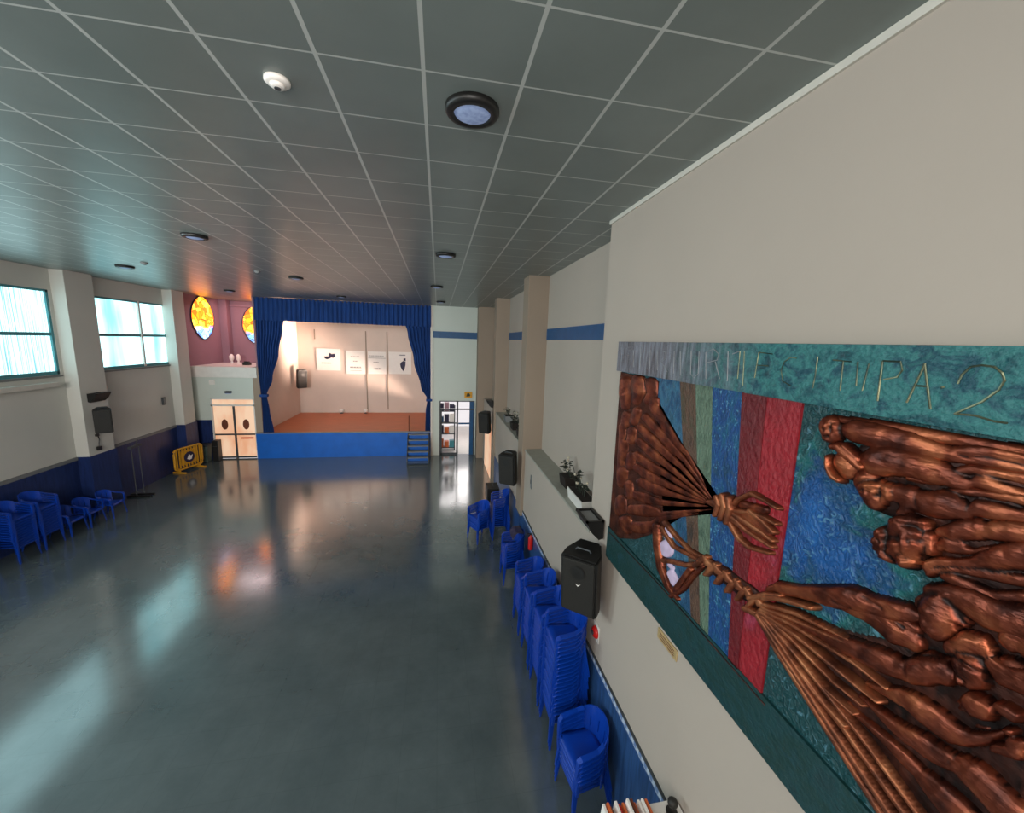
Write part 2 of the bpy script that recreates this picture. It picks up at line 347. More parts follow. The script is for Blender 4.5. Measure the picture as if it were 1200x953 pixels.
window(4, -2, 3.2, -1.35, 1.0, (1.,), 'blind', 'window beside the balcony')
struct(box_obj('wall_rear', XL-.3, 3.2, Y0-.2, Y0, ZF, ZC, 'wall'), 'rear wall of the hall')
tag(box_obj('wall_shelf', XL, XL+.22, 9.5, 13.0, -1.66, -1.53, 'cream', bev=.01), 'pale ledge shelf under the pleated-blind window', 'shelf')

# alcove left of the stage
bm = bmesh.new(); bx(bm, XL, -8.0, 19.22, 22.5, -1.97, -1.5)
struct(obj('floor_alcove', bm, 'white'), 'white balcony slab of the alcove', 'slab')
bm = bmesh.new(); bx(bm, XL-.2, -8.0, 22.4, 22.6, -1.97, ZC)
struct(obj('wall_alcove_back', bm, 'mauve'), 'mauve back wall of the alcove')
bm = bmesh.new(); bx(bm, XL-.2, XL+.02, 19.3, 22.4, -1.5, ZC)
struct(obj('wall_alcove_left', bm, 'mauve'), 'mauve side wall of the alcove')
struct(box_obj('column', -10.63, -10.3, 22.0, 22.4, -1.5, ZC, 'mauve'), 'mauve corner pilaster in the alcove', 'column')
struct(box_obj('trim_10', -10.6, -8.25, 22.3, 22.4, 1.30, 1.40, 'mauve'), 'rail under the alcove ceiling', 'trim')
bm = bmesh.new(); bx(bm, XL, -9.98, 19.3, 19.45, ZF, -1.97); bx(bm, -9.98, -8.2, 19.3, 19.45, -2.93, -1.97)
struct(obj('wall_under_alcove', bm, 'wall_far'), 'pale green-grey wall around the bright double door')
struct(box_obj('baseboard_alcove', XL, -9.98, 19.26, 19.31, ZF, -3.9, 'wainscot_dark'), 'navy wainscot beside the bright door', 'wainscot')
def leaf_pts(r, h, n=40):
    pts = []
    for k in range(n):
        t = 2*PI*k/n; pts.append((r*math.sin(t)*abs(math.sin(t))**.25, h*math.cos(t)))
    return pts
t = thing('stained_glass_window', 'yellow and blue stained glass oval on the mauve side wall', 'stained glass', (XL+.02, 20.55, .62))
bm = bmesh.new(); prism(bm, leaf_pts(.86, .95), 'x', .0, .03); obj('glass', bm, sg_mat('stained_glass_side', 0, -.30, 'y'), t)
bm = bmesh.new(); pp = leaf_pts(.88, .97); tube(bm, [(.02, p[0], p[1]) for p in pp+pp[:1]], .03, 6, False); obj('frame', bm, 'dgrey', t)
t = thing('stained_glass_window', 'stained glass oval half hidden behind the stage curtain', 'stained glass', (-9.15, 22.39, .42))
bm = bmesh.new(); prism(bm, leaf_pts(.62, .95), 'y', -.03, .0); obj('glass', bm, sg_mat('stained_glass_back', 0, -.20, 'x'), t)
bm = bmesh.new(); pp = leaf_pts(.64, .97); tube(bm, [(p[0], -.02, p[1]) for p in pp+pp[:1]], .03, 6, False); obj('frame', bm, 'dgrey', t)
for i, x in enumerate((-10.05, -9.75)):
    bm = bmesh.new(); lathe(bm, [(.07,0),(.09,.02),(.05,.06),(.045,.12),(.10,.2),(.11,.34),(.05,.44),(0,.46)], seg=12)
    tag(obj('white_vase', bm, 'paper', smooth=True, loc=(x, 21.6, -1.5)), 'small white vase on the alcove slab, ' + ('nearer the oval window' if i == 0 else 'nearer the stage'), 'vase')
bm = bmesh.new(); bx(bm, -.16, .16, -.12, .12, 0, .13, .03); bx(bm, -.1, .1, -.08, .08, .13, .18, .02)
tag(obj('equipment_box', bm, 'black', loc=(-8.95, 20.6, -1.5)), 'small black box on the alcove slab by the curtain', 'box')

# bright double door under the alcove
t = bpy.data.objects.new('door_1', None); C.objects.link(t); struct(t, 'bright glazed double door left of the stage', 'door')
bm = bmesh.new()
for x in (-9.98, -8.26): bx(bm, x, x+.06, 19.3, 19.38, ZF, -2.93)
bx(bm, -9.98, -8.2, 19.3, 19.38, -3.27, -3.20); bx(bm, -9.98, -8.2, 19.3, 19.38, -2.97, -2.93); obj('frame', bm, 'white', t)
bm = bmesh.new(); bx(bm, -9.94, -8.24, 19.36, 19.38, -3.2, -2.96); obj('transom_pane', bm, 'frosted', t)
for a, b in ((-9.92, -9.13), (-9.05, -8.26)):
    bm = bmesh.new(); bx(bm, a, b, 19.36, 19.38, ZF+.03, -3.28); lf = obj('door_leaf', bm, 'frosted', t)
    bm = bmesh.new(); bx(bm, a, b, 19.33, 19.36, -4.62, -4.55); bx(bm, a, b, 19.33, 19.36, ZF+.02, ZF+.1); obj('rail', bm, 'dgrey', lf)
    bm = bmesh.new(); pts = [(a+.42+.13*math.cos(2*PI*k/20), -4.12+.24*math.sin(2*PI*k/20)) for k in range(20)]
    prism(bm, pts, 'y', 19.335, 19.35); obj('oval_sign', bm, 'wood', lf)
bm = bmesh.new(); bx(bm, -9.13, -9.05, 19.32, 19.38, ZF, -3.27); obj('centre_stile', bm, 'dgrey', t)
bm = bmesh.new(); bx(bm, -8.85, -8.35, 19.27, 19.33, -4.78, -4.72); obj('push_bar', bm, 'red', t)
t = thing('wall_lamp', 'small dark lamp above the bright double door', 'lamp', (-9.2, 19.3, -2.62))
bm = bmesh.new(); bx(bm, -.12, .12, -.14, 0, -.05, .05, .02); obj('housing', bm, 'dgrey', t)
bm = bmesh.new(); bx(bm, -.1, .1, -.12, -.02, -.075, -.045); obj('lens', bm, 'lens', t)
tag(box_obj('wall_frame', -9.95, -9.72, 19.27, 19.3, -2.3, -2.1, 'white', bev=.005), 'small pale frame on the wall below the alcove slab', 'frame')

# ------------------------------------------------------------------ stage
ZS = -4.5
struct(box_obj('floor_stage', -8.2, -.3, 19.22, 24.35, ZF, ZS, 'stage_blue'), 'blue painted stage front', 'stage')
struct(box_obj('floor_stage_boards', -8.18, -.32, 19.24, 24.3, ZS, ZS+.015, 'stage_floor'), 'orange-brown stage boards', 'stage floor')
struct(box_obj('trim_11', -8.2, -.3, 19.18, 19.26, ZS-.03, ZS+.02, 'grey'), 'grey nosing along the stage edge', 'trim')
struct(box_obj('wall_stage_back', -8.2, -.1, 24.3, 24.5, ZS, ZC, 'stage_wall'), 'cream back wall of the stage')
struct(box_obj('wall_stage_left', -8.15, -7.9, 19.75, 24.3, ZS, ZC, 'stage_wall'), 'cream side wall of the stage')
struct(box_obj('wall_stage_right', -.35, -.1, 19.35, 24.3, ZS, ZC, 'stage_wall'), 'hidden side wall of the stage')
struct(box_obj('trim_12', -8.2, -7.92, 19.28, 19.75, ZS, -1.5, 'column'), 'brown-grey jamb at the left of the stage', 'trim')
struct(box_obj('trim_13', -8.02, -7.94, 19.3, 22.4, -1.5, ZC, 'mauve'), 'side of the alcove behind the curtain', 'trim')
for i, x in enumerate((-6.95, -4.17, -2.98)):
    struct(box_obj('trim_%d' % (14+i), x-.03, x+.03, 24.27, 24.31, ZS+.2 if i else -.2, .35, 'column'), 'thin upright batten on the stage wall', 'trim')
def poster(x0, x1, z0, z1, label, marks):
    t = thing('poster', label, 'poster', ((x0+x1)/2, 24.29, (z0+z1)/2))
    w, h = (x1-x0)/2, (z1-z0)/2
    bm = bmesh.new(); bx(bm, -w, w, -.025, 0, -h, h); obj('sheet', bm, 'paper', t)
    for nm, mt, polys in marks:
        lines = {}
        for p in polys: lines.setdefault(round(sum(q[1] for q in p)/len(p), 2) if nm == 'lettering' else 0, []).append(p)
        for ps in lines.values():
            bm = bmesh.new()
            for p in ps: prism(bm, [(x*w, z*h) for x, z in p], 'y', -.032, -.026)
            obj(nm, bm, mt, t)
def bar(x0, x1, z, th=.05): return [(x0, z-th), (x1, z-th), (x1, z+th), (x0, z+th)]
def dashes(x0, x1, z, th=.04, n=7):
    w = (x1-x0)/n; top = []
    for k in range(n):
        a = x0+k*w; b = a+w*random.uniform(.5, .85); top += [(a, z-th*.7), (a+.004, z+th), (b, z+th), (b+.004, z-th*.7)]
    return [[(x1, z-th), (x0, z-th)]+top+[(x1, z-th*.75)]]
poster(-6.9, -5.62, -1.98, -.72, 'white poster with dark blue winged emblem above a grey line of writing', [
    ('emblem', 'ink', [[(-.35,.1),(-.1,.02),(.2,.12),(.1,.25),(-.15,.3)], [(.0,.3),(.12,.62),(.3,.5),(.3,.2),(.15,.15)], [(.25,.5),(.55,.55),(.62,.3),(.4,.15),(.25,.2)], [(-.4,.22),(-.28,.3),(-.1,.2),(-.2,.08)]]),
    ('lettering', 'ink_grey', dashes(-.6,.25,-.32,.05))])
poster(-5.3, -4.24, -2.16, -.80, 'white poster with three lines of grey writing, second from the left', [
    ('lettering', 'ink_grey', dashes(-.5,.4,.5,.03)+dashes(-.25,.2,.1,.04,3)+dashes(-.6,.6,-.42,.06,9)+[bar(-.6,.6,-.7,.015)])])
poster(-4.08, -3.05, -2.14, -.82, 'white poster with grey writing in a ruled top band, third from the left', [
    ('lettering', 'ink_grey', dashes(-.8,.8,.62,.035,9)+dashes(-.4,.2,.05,.04,4)+dashes(-.3,.5,-.52,.07,5)+[bar(-.95,.95,.42,.02)])])
poster(-2.9, -1.6, -2.12, -.80, 'white poster with a dark standing silhouette under one line of writing', [
    ('emblem', 'ink', [[(.05,-.35),(.0,-.1),(.12,.1),(.3,.2),(.5,.15),(.48,-.2),(.4,-.5),(.28,-.75),(.15,-.55)], [(.3,.2),(.32,.42),(.5,.45),(.52,.2)]]),
    ('lettering', 'ink', dashes(-.1,.5,.72,.04,6))])
for i, x in enumerate((-5.6, -4.25)):
    t = thing('floor_spotlight', 'small white floor lamp at the back of the stage, ' + ('left one' if i == 0 else 'right one'), 'lamp', (x, 24.05, ZS+.015))
    bm = bmesh.new(); lathe(bm, [(.1,0),(.1,.02),(.04,.03),(.03,.07),(0,.07)], seg=12); obj('base', bm, 'dgrey', t)
    bm = bmesh.new(); lathe(bm, [(.05,.06),(.12,.1),(.13,.2),(.1,.24),(0,.24)], seg=14); obj('head', bm, 'paper', t, True)
# curtains
def drape(rows, name, pleats, parent, y=19.12, amp=.07, mat='curtain'):
    """rows: (z, x_left, x_right) from top to bottom; a pleated sheet"""
    bm = bmesh.new(); n = pleats*8; g = []
    zs = []
    for (z0, a0, b0), (z1, a1, b1) in zip(rows, rows[1:]):
        k = max(1, int(abs(z0-z1)/.15))
        for j in range(k):
            f = j/k; f2 = f*f*(3-2*f); zs.append((z0+(z1-z0)*f, a0+(a1-a0)*f2, b0+(b1-b0)*f2))
    zs.append(rows[-1])
    for jj, (z, a, b) in enumerate(zs):
        am = amp*min(1, .4+(b-a)/1.2)
        g.append([bm.verts.new((a+(b-a)*i/n, y+am*math.sin(2*PI*pleats*i/n+.25*math.sin(jj*.3+i*.11)), z)) for i in range(n+1)])
    for r0, r1 in zip(g, g[1:]):
        for i in range(n): bm.faces.new((r0[i], r0[i+1], r1[i+1], r1[i]))
    return obj(name, bm, mat, parent, True)
t = thing('stage_curtain', 'navy blue pelmet curtain across the top of the stage', 'curtain', (0,0,0))
drape([(1.56, -7.84, -.34), (.58, -7.88, -.34)], 'pelmet', 40, t, y=19.08, amp=.05)
bm = bmesh.new(); tube(bm, [(-7.84, 19.12, 1.52), (-.34, 19.12, 1.52)], .025); obj('curtain_rail', bm, 'dgrey', t)
t = thing('stage_curtain', 'navy curtain drawn back at the left of the stage', 'curtain', (0,0,0))
d = drape([(.75, -7.86, -6.72), (.3, -7.88, -6.80), (-.8, -7.92, -7.02), (-2.0, -7.90, -7.35), (-2.75, -7.86, -7.63), (-3.4, -7.86, -7.55), (-4.47, -7.88, -7.42)], 'drape', 9, t, y=19.2)
bm = bmesh.new(); bx(bm, -7.9, -7.58, 19.1, 19.3, -2.82, -2.70, .02); obj('tie_band', bm, 'curtain', t)
t = thing('stage_curtain', 'navy curtain drawn back at the right of the stage', 'curtain', (0,0,0))
d = drape([(.75, -1.55, -.34), (.3, -1.42, -.34), (-1.0, -1.15, -.34), (-2.3, -.82, -.34), (-2.9, -.52, -.30), (-3.5, -.60, -.32), (-4.47, -.62, -.32)], 'drape', 7, t, y=19.2)
bm = bmesh.new(); bx(bm, -.58, -.28, 19.1, 19.3, -2.98, -2.86, .02); obj('tie_band', bm, 'curtain', t)
# stairs
t = thing('stage_stairs', 'blue steps with grey treads at the right end of the stage', 'stairs', (-.93, 0, ZF))
for s in (-1, 1):
    sf = bmesh.new(); prism(sf, [(19.18, 0), (18.15, 0), (18.15, .15), (19.0, 1.14), (19.18, 1.14)], 'x', s*.5-.02, s*.5+.02)
    obj('side_panel', sf, 'dgrey', t)
for k in range(5):
    y = 18.12+k*.2; z = .22+k*.23
    bm = bmesh.new(); bx(bm, -.48, .48, y, y+.24, z-.04, z, .005); obj('tread', bm, 'grey', t)
    bm = bmesh.new(); bx(bm, -.48, .48, y+.19, y+.2, z-.21, z-.04); obj('riser', bm, 'stage_blue', t)
bm = bmesh.new(); tube(bm, [(-.46, 19.3, 1.24), (-.46, 19.3, 2.0)], .035); obj('hand_post', bm, 'wood', t)

# ------------------------------------------------------------------ far doorway
t = bpy.data.objects.new('door_2', None); C.objects.link(t); struct(t, 'dark framed glazed doorway in the far corner', 'door')
bm = bmesh.new(); Yd = YE+.02
for x in (.07, 1.74): bx(bm, x, x+.06, Yd, Yd+.08, ZF, -2.95)
bx(bm, .07, 1.8, Yd, Yd+.08, -3.0, -2.95); bx(bm, .07, 1.8, Yd, Yd+.08, -3.42, -3.35); obj('frame', bm, 'dgrey', t)
bm = bmesh.new(); bx(bm, .90, .99, Yd, Yd+.09, ZF, -2.95); obj('centre_post', bm, 'dgrey', t)
bm = bmesh.new(); bx(bm, 1.0, 1.74, Yd+.03, Yd+.06, -4.15, -4.07); bx(bm, 1.55, 1.74, Yd+.02, Yd+.06, ZF, -2.95); obj('door_leaf', bm, 'stripe', t)
bm = bmesh.new(); bx(bm, .13, .9, Yd+.03, Yd+.06, -4.12, -4.06); bx(bm, .13, .19, Yd+.03, Yd+.06, ZF, -3.42); bx(bm, .13, .9, Yd+.03, Yd+.06, ZF, ZF+.1); obj('door_leaf', bm, 'dgrey', t)
# what is seen through it
struct(box_obj('ground_outside', -1.5, 5, 19.35, 26, ZF-.2, ZF-.01, 'white'), 'sunlit paving outside the doorway', 'ground')
t = thing('display_rack', 'rack of stacked goods seen through the far doorway', 'rack', (.5, 20.3, ZF))
bm = bmesh.new()
for x in (-.5, .33): bx(bm, x, x+.05, -.2, .2, 0, 2.4)
for z in (.1, .85, 1.45, 2.05): bx(bm, -.5, .38, -.2, .2, z, z+.04)
obj('frame', bm, 'dgrey', t)
k = 0
for z, cols in ((.14, ('orange','orange','teal_frame')), (.89, ('ink','orange','paper')), (1.49, ('stripe','ink','paper')), (2.09, ('ink','mauve','ink'))):
    for j, cname in enumerate(cols):
        b = box_obj('storage_box', -.12, .12, -.16, .16, 0, random.uniform(.3, .45), cname, bev=.01)
        b.location = (.5-.33+j*.27, 20.3, ZF+z)
        tag(b, '%s box on the %s shelf of the rack, %s' % ({'orange':'orange','teal_frame':'teal','ink':'navy','paper':'white','stripe':'blue','mauve':'mauve'}[cname], ('bottom','second','third','top')[k], ('nearest the stage','in the middle','nearest the door post')[j]), 'box', 'boxes on the rack outside')
    k += 1
t = thing('door_sign', 'small yellow sign with dark marks above the far doorway', 'sign', (1.47, YE-.01, -2.64))
bm = bmesh.new(); bx(bm, -.19, .19, -.03, 0, -.15, .15, .01); obj('panel', bm, 'yellow', t)
bm = bmesh.new(); prism(bm, [(-.1,-.08),(.08,-.08),(.1,.0),(.02,.09),(-.06,.06)], 'y', -.036, -.03); obj('symbol', bm, 'leaf', t)
struct(box_obj('door_3', XR-.02, XR+.05, 15.3, 17.7, ZF, -3.4, 'frosted'), 'bright side door on the right past the second column', 'door')

# ------------------------------------------------------------------ ceiling fixtures
def ceil_light(x, y, label, r=.185):
    t = thing('ceiling_light', label, 'ceiling light', (x, y, ZC), group='round ceiling lights')
    bm = bmesh.new(); lathe(bm, [(r,0),(r,-.03),(r*.93,-.046),(r*.70,-.05),(r*.68,-.035),(r*.68,0)], seg=32); obj('ring', bm, 'black', t, True)
    bm = bmesh.new(); lathe(bm, [(r*.69,-.03),(r*.64,-.044),(r*.4,-.056),(0,-.06)], seg=32); obj('lens', bm, 'lens', t, True)
for x, y, l in ((.225, 2.98, 'large-looking round black ceiling light nearest the camera'),
                (.13, 7.73, 'round black ceiling light second in line from the camera'),
                (-4.0, 7.73, 'round ceiling light over the hall middle, in front of the oval windows'),
                (-7.85, 12.0, 'round ceiling light near the teal-framed windows'),
                (-3.9, 12.2, 'round ceiling light in front of the stage curtain'),
                (-.05, 12.3, 'round ceiling light third in line from the camera'),
                (-7.8, 17.0, 'round ceiling light beside the mauve alcove'),
                (-3.8, 17.0, 'round ceiling light nearest the stage pelmet'),
                (.1, 17.0, 'round ceiling light over the far doorway')):
    ceil_light(x, y, l)
def detector(x, y, label, mat='paper'):
    t = thing('smoke_detector', label, 'smoke detector', (x, y, ZC))
    bm = bmesh.new(); lathe(bm, [(.075,0),(.075,-.018),(.06,-.03),(0,-.03)], seg=24); obj('base', bm, mat, t, True)
    bm = bmesh.new(); lathe(bm, [(.045,-.03),(.042,-.042),(.03,-.05),(0,-.05)], seg=20); obj('sensor', bm, mat, t, True)
    bm = bmesh.new(); lathe(bm, [(.02,-.048),(.02,-.054),(0,-.054)], seg=12); obj('grille', bm, 'dgrey', t)
detector(-1.0, 2.98, 'white smoke detector left of the near ceiling light')
detector(-6.92, 11.2, 'small dark smoke detector near the window lights', 'grey')
detector(-4.57, 11.45, 'small grey smoke detector above the curtain', 'grey')

# ------------------------------------------------------------------ chairs
def make_chair(label, group):
    """monobloc armchair facing -X, origin on the floor under its middle"""
    t = thing('plastic_armchair', label, 'chair', (0,0,0), 0, group)
    def sheet(f, nu, nv, th):
        bm = bmesh.new(); A = [[None]*(nv+1) for _ in range(nu+1)]; B = [[None]*(nv+1) for _ in range(nu+1)]
        for i in range(nu+1):
            for j in range(nv+1):
                p, n = f(i/nu, j/nv); A[i][j] = bm.verts.new(p); B[i][j] = bm.verts.new(p+n*th)
        for i in range(nu):
            for j in range(nv):
                bm.faces.new((A[i][j], A[i+1][j], A[i+1][j+1], A[i][j+1])); bm.faces.new((B[i][j], B[i][j+1], B[i+1][j+1], B[i+1][j]))
        for i in range(nu):
            for j in (0, nv): bm.faces.new((A[i][j], A[i+1][j], B[i+1][j], B[i][j]))
        for j in range(nv):
            for i in (0, nu): bm.faces.new((A[i][j], A[i][j+1], B[i][j+1], B[i][j]))
        return bm
    def seat(u, v):
        x = -.25+.46*u; y = (v-.5)*(.50-.06*u)
        z = .43-.012*math.sin(PI*u)*math.sin(PI*v)-.02*max(0, .12-u)/.12*1.5-.01*u
        return Vector((x, y, z)), Vector((0,0,-1))
    obj('seat', sheet(seat, 8, 8, .012), 'chair', t, True)
    # wrap-around back: an outer band with upright slots
    bm = bmesh.new()
    def bp(a, z):
        """a -1..1 around the back, z height"""
        h = (z-.40)/.42
        y = .255*math.sin(a*1.25)/math.sin(1.25)*(1+.02*h); x = .215+.03*h-.20*(1-math.cos(a*1.25))
        return Vector((x, y, z))
    def band(a0, a1, zf0, zf1, n):
        rings = []
        for k in range(n+1):
            a = a0+(a1-a0)*k/n; q = []
            for off, ff in ((0, zf0), (0, zf1), (.014, zf1), (.014, zf0)):
                p = bp(a, ff(a)); p.x += off*math.cos(a); p.y += off*math.sin(a); q.append(bm.verts.new(p))
            rings.append(q)
        for r0, r1 in zip(rings, rings[1:]):
            for i in range(4): bm.faces.new((r0[i], r1[i], r1[(i+1)%4], r0[(i+1)%4]))
        bm.faces.new(rings[0]); bm.faces.new(rings[-1])
    top = lambda a: .82-.10*a*a
    band(-1, 1, lambda a: top(a)-.09, top, 20)
    band(-1, 1, lambda a: .41, lambda a: .50, 20)
    for k in range(5):
        a = -.8+.4*k; band(a-.175, a+.175, lambda a: .50, lambda a: top(a)-.09, 3)
    obj('backrest', bm, 'chair', t)
    for s in (-1, 1):
        bm = bmesh.new()
        pts = [(.10, .255*s, .715), (.02, .275*s, .675), (-.10, .28*s, .655), (-.20, .275*s, .64), (-.245, .265*s, .60), (-.25, .26*s, .50), (-.25, .25*s, .42)]
        ws = [.03, .03, .032, .034, .03, .026, .024]; rr = []
        for (x, y, z), w, nx in zip(pts, ws, range(7)):
            hor = nx < 4
            rr.append([bm.verts.new(p) for p in (((x, y-w, z), (x, y+w, z), (x, y+w, z-.018), (x, y-w, z-.018)) if hor else ((x, y-w, z), (x, y+w, z), (x+.03, y+w, z-.01), (x+.03, y-w, z-.01)))])
        for a, b in zip(rr, rr[1:]):
            for i in range(4): bm.faces.new((a[i], a[(i+1)%4], b[(i+1)%4], b[i]))
        bm.faces.new(rr[0]); bm.faces.new(rr[-1]); obj('armrest', bm, 'chair', t)
    for sx, (xt, xb) in ((0, (-.235, -.27)), (1, (.19, .27))):
        for s in (-1, 1):
            bm = bmesh.new(); rings = []
            for z, w in ((.43, .042), (.2, .034), (0, .026)):
                f = 1-z/.43; x = xt+(xb-xt)*f; y = s*(.225+.04*f); dx = (-1 if sx else 1)
                rings.append([bm.verts.new(p) for p in ((x, y, z), (x+dx*w, y, z), (x+dx*w, y-s*.009, z), (x+dx*.009, y-s*.009, z), (x+dx*.009, y-s*w, z), (x, y-s*w, z))])
            for a, b in zip(rings, rings[1:]):
                for i in range(6): bm.faces.new((a[i], a[(i+1)%6], b[(i+1)%6], b[i]))
            bm.faces.new(rings[0]); bm.faces.new(rings[-1]); obj('leg', bm, 'chair', t)
    return t
proto = None
def stack(x, y, n, rz, where, pitch=.062):
    global proto
    grp = 'blue armchairs: ' + where
    for k in range(n):
        lab = ('topmost blue plastic armchair of the ' if k == n-1 else 'bottom blue plastic armchair of the ' if k == 0 else 'blue plastic armchair inside the ')+where
        if n == 1: lab = 'single blue plastic armchair '+where
        loc = (x+random.uniform(-.006, .006)-.004*(k % 3), y+random.uniform(-.006, .006), ZF+k*pitch)
        if proto is None:
            proto = make_chair(lab, grp); proto.location = loc; proto.rotation_euler = (0,0,rz)
        else: dup(proto, loc, rz, lab, grp)
stack(1.83, 3.85, 6, .12, 'short stack nearest the camera')
stack(1.83, 4.72, 20, 0, 'tall stack just beyond the near loudspeaker')
stack(1.83, 5.42, 17, 0, 'second tall stack past the loudspeaker')
stack(1.83, 6.12, 15, 0, 'third tall stack past the loudspeaker')
stack(1.83, 6.95, 11, 0, 'stack standing before the red extinguisher')
stack(1.80, 8.55, 8, 0, 'stack beside the nearest beige column')
stack(1.22, 10.6, 6, .5, 'stack standing out on the hall floor')
stack(1.82, 10.7, 11, 0, 'stack behind the nearest beige column')
stack(-10.2, 10.95, 12, PI, 'left-wall stack at the picture edge')
stack(-10.2, 11.6, 12, PI, 'left-wall stack second from the picture edge')
stack(-10.15, 12.25, 1, PI, 'by the left wall next to the dark stacks')
stack(-10.1, 12.82, 1, PI, 'by the left wall, middle one of three')
stack(-9.95, 13.4, 1, PI, 'at the foot of the left window column')

# ------------------------------------------------------------------ loudspeakers and uplighters
def speaker(loc, rz, label, w=.46, h=.78, d=.40, logo=False, tilt=.12, arm=(0, .45)):
    t = thing('loudspeaker', label, 'loudspeaker', loc, rz); t.rotation_euler = (tilt, 0, rz)
    bm = bmesh.new()   # front faces local -Y; tapers to the back
    prism(bm, [(-w/2, -d/2), (w/2, -d/2), (w*.5, -d*.1), (w*.30, d/2), (-w*.30, d/2), (-w*.5, -d*.1)], 'z', -h/2, h/2)
    bmesh.ops.bevel(bm, geom=list(bm.edges), offset=.022, segments=2, affect='EDGES'); obj('cabinet', bm, 'black', t)
    bm = bmesh.new(); bx(bm, -w*.43, w*.43, -d/2-.012, -d/2+.01, -h*.46, h*.46, .01); obj('grille', bm, 'grille', t)
    bm = bmesh.new(); lathe(bm, [(.09,-.012),(.07,-.005),(.02,-.002),(0,-.002)], seg=20)
    for v in bm.verts: v.co = Vector((v.co.x, -d/2-.012+v.co.z, v.co.y+h*.27))
    obj('horn', bm, 'black', t)
    bm = bmesh.new(); tube(bm, [(-.1, -.05, h/2+.005), (-.08, -.05, h/2+.035), (.08, -.05, h/2+.035), (.1, -.05, h/2+.005)], .012, 6); obj('handle', bm, 'dgrey', t)
    if logo:
        bm = bmesh.new(); prism(bm, [(-.03, .01), (0, -.02), (.035, .02), (0, .0)], 'z', 0, .004)
        for v in bm.verts: v.co = Vector((v.co.x, -d/2-.014+v.co.z, v.co.y+.04))
        obj('badge', bm, 'paper', t)
    bm = bmesh.new(); tube(bm, [(0, d/2-.03, 0), (arm[0], d/2+arm[1], 0)], .025, 8); obj('wall_bracket', bm, 'dgrey', t)
    return t
speaker((1.90, 4.42, -3.02), -.72, 'large black loudspeaker on the right wall below the mural corner', .48, .84, .44, True, arm=(.0, .12))
speaker((1.82, 9.5, -3.2), -.6, 'black loudspeaker on the side of the nearest beige column', .44, .82, .40, arm=(.0, .12))
speaker((1.82, 14.75, -3.1), -.6, 'black loudspeaker on the second beige column', .44, .82, .40, arm=(.0, .12))
speaker((-10.04, 13.72, -2.76), .6, 'black loudspeaker on the left column between the windows', .40, .74, .40, arm=(0, .12))
speaker((-7.45, 23.2, -2.38), .8, 'black loudspeaker on the left wall of the stage', .5, 1.0, .42, arm=(0, .1))
def uplighter(x, y, z, s, label, w=.42):
    """black wall uplighter: open tapered tray with a grey glass, on the wall facing s"""
    t = thing('wall_uplighter', label, 'wall light', (x, y, z))
    bm = bmesh.new(); P0 = [(-.24, 0), (0, 0), (0, -.22), (-.06, -.24), (-.16, -.14)]
    prism(bm, [(s*a, b) for a, b in P0], 'y', -w/2, w/2); obj('housing', bm, 'black', t)
    bm = bmesh.new(); bx(bm, min(-.21*s, -.04*s), max(-.21*s, -.04*s), -w/2+.04, w/2-.04, 0, .006); obj('glass', bm, 'grey', t)
    bm = bmesh.new()
    for a, b in ((-.245, -.215), (-.03, 0)): bx(bm, min(a*s, b*s), max(a*s, b*s), -w/2, w/2, 0, .03)
    for q in (-w/2, w/2-.03): bx(bm, min(-.245*s, 0), max(-.245*s, 0), q, q+.03, 0, .03)
    obj('rim', bm, 'black', t)
    bm = bmesh.new(); bx(bm, min(-.02*s, .02*s), max(-.02*s, .02*s), -.05, .05, -.16, -.02); obj('wall_bracket', bm, 'dgrey', t)
uplighter(XR-.02, 4.70, -2.31, 1, 'black uplighter on the white wall above the large loudspeaker', .42)
uplighter(2.08, 14.8, -2.28, 1, 'black uplighter on the second beige column', .4)
uplighter(-10.3, 13.9, -1.98, -1, 'dark uplighter above the loudspeaker on the left column', .55)

# ------------------------------------------------------------------ plants on the ledges
def planter(x, y, z, L, label, pot='white', n=9, seed=1):
    rnd = random.Random(seed)
    t = thing('potted_plant', label, 'plant', (x, y, z))
    bm = bmesh.new(); prism(bm, [(-.10, 0), (.10, 0), (.13, .2), (-.13, .2)], 'y', -L/2, L/2); obj('pot', bm, pot, t)
    bm = bmesh.new(); bx(bm, -.115, .115, -L/2+.015, L/2-.015, .19, .206); obj('soil', bm, 'soil', t)
    fl = bmesh.new(); st = bmesh.new()
    for k in range(n):
        by = rnd.uniform(-L/2+.04, L/2-.04); h = rnd.uniform(.12, .34); tx, ty = rnd.uniform(-.12, .06), by+rnd.uniform(-.12, .12)
        tube(st, [(0, by, .2), (tx*.5, (by+ty)/2, .2+h*.6), (tx, ty, .2+h)], .006, 5)
        for j in range(4):
            a = rnd.uniform(0, 2*PI); p = Vector((tx, ty, .2+h*rnd.uniform(.55, 1))); d = Vector((math.cos(a), math.sin(a), rnd.uniform(-.2, .5)))*.09; s = d.cross(Vector((0,0,1))).normalized()*.035
            v = [fl.verts.new(q) for q in (p, p+d*.5+s, p+d, p+d*.5-s)]; fl.faces.new(v)
    obj('stem', st, 'leaf', t); obj('leaves', fl, 'leaf', t)
    fw = bmesh.new()
    for k in range(4): ico(fw, (rnd.uniform(-.1, .1), rnd.uniform(-L/2, L/2), .2+rnd.uniform(.15, .33)), .03, sub=1)
    obj('flowers', fw, 'petal', t)
planter(2.36, 5.85, -2.66, .7, 'white planter with dark leaves on the ledge by the uplighter', 'white', 10, 3)
planter(2.44, 6.75, -2.66, .35, 'small dark potted plant on the ledge behind the white planter', 'soil', 6, 8)
planter(2.35, 10.6, -2.66, .4, 'dark potted plant just behind the nearest beige column', 'soil', 8, 11)
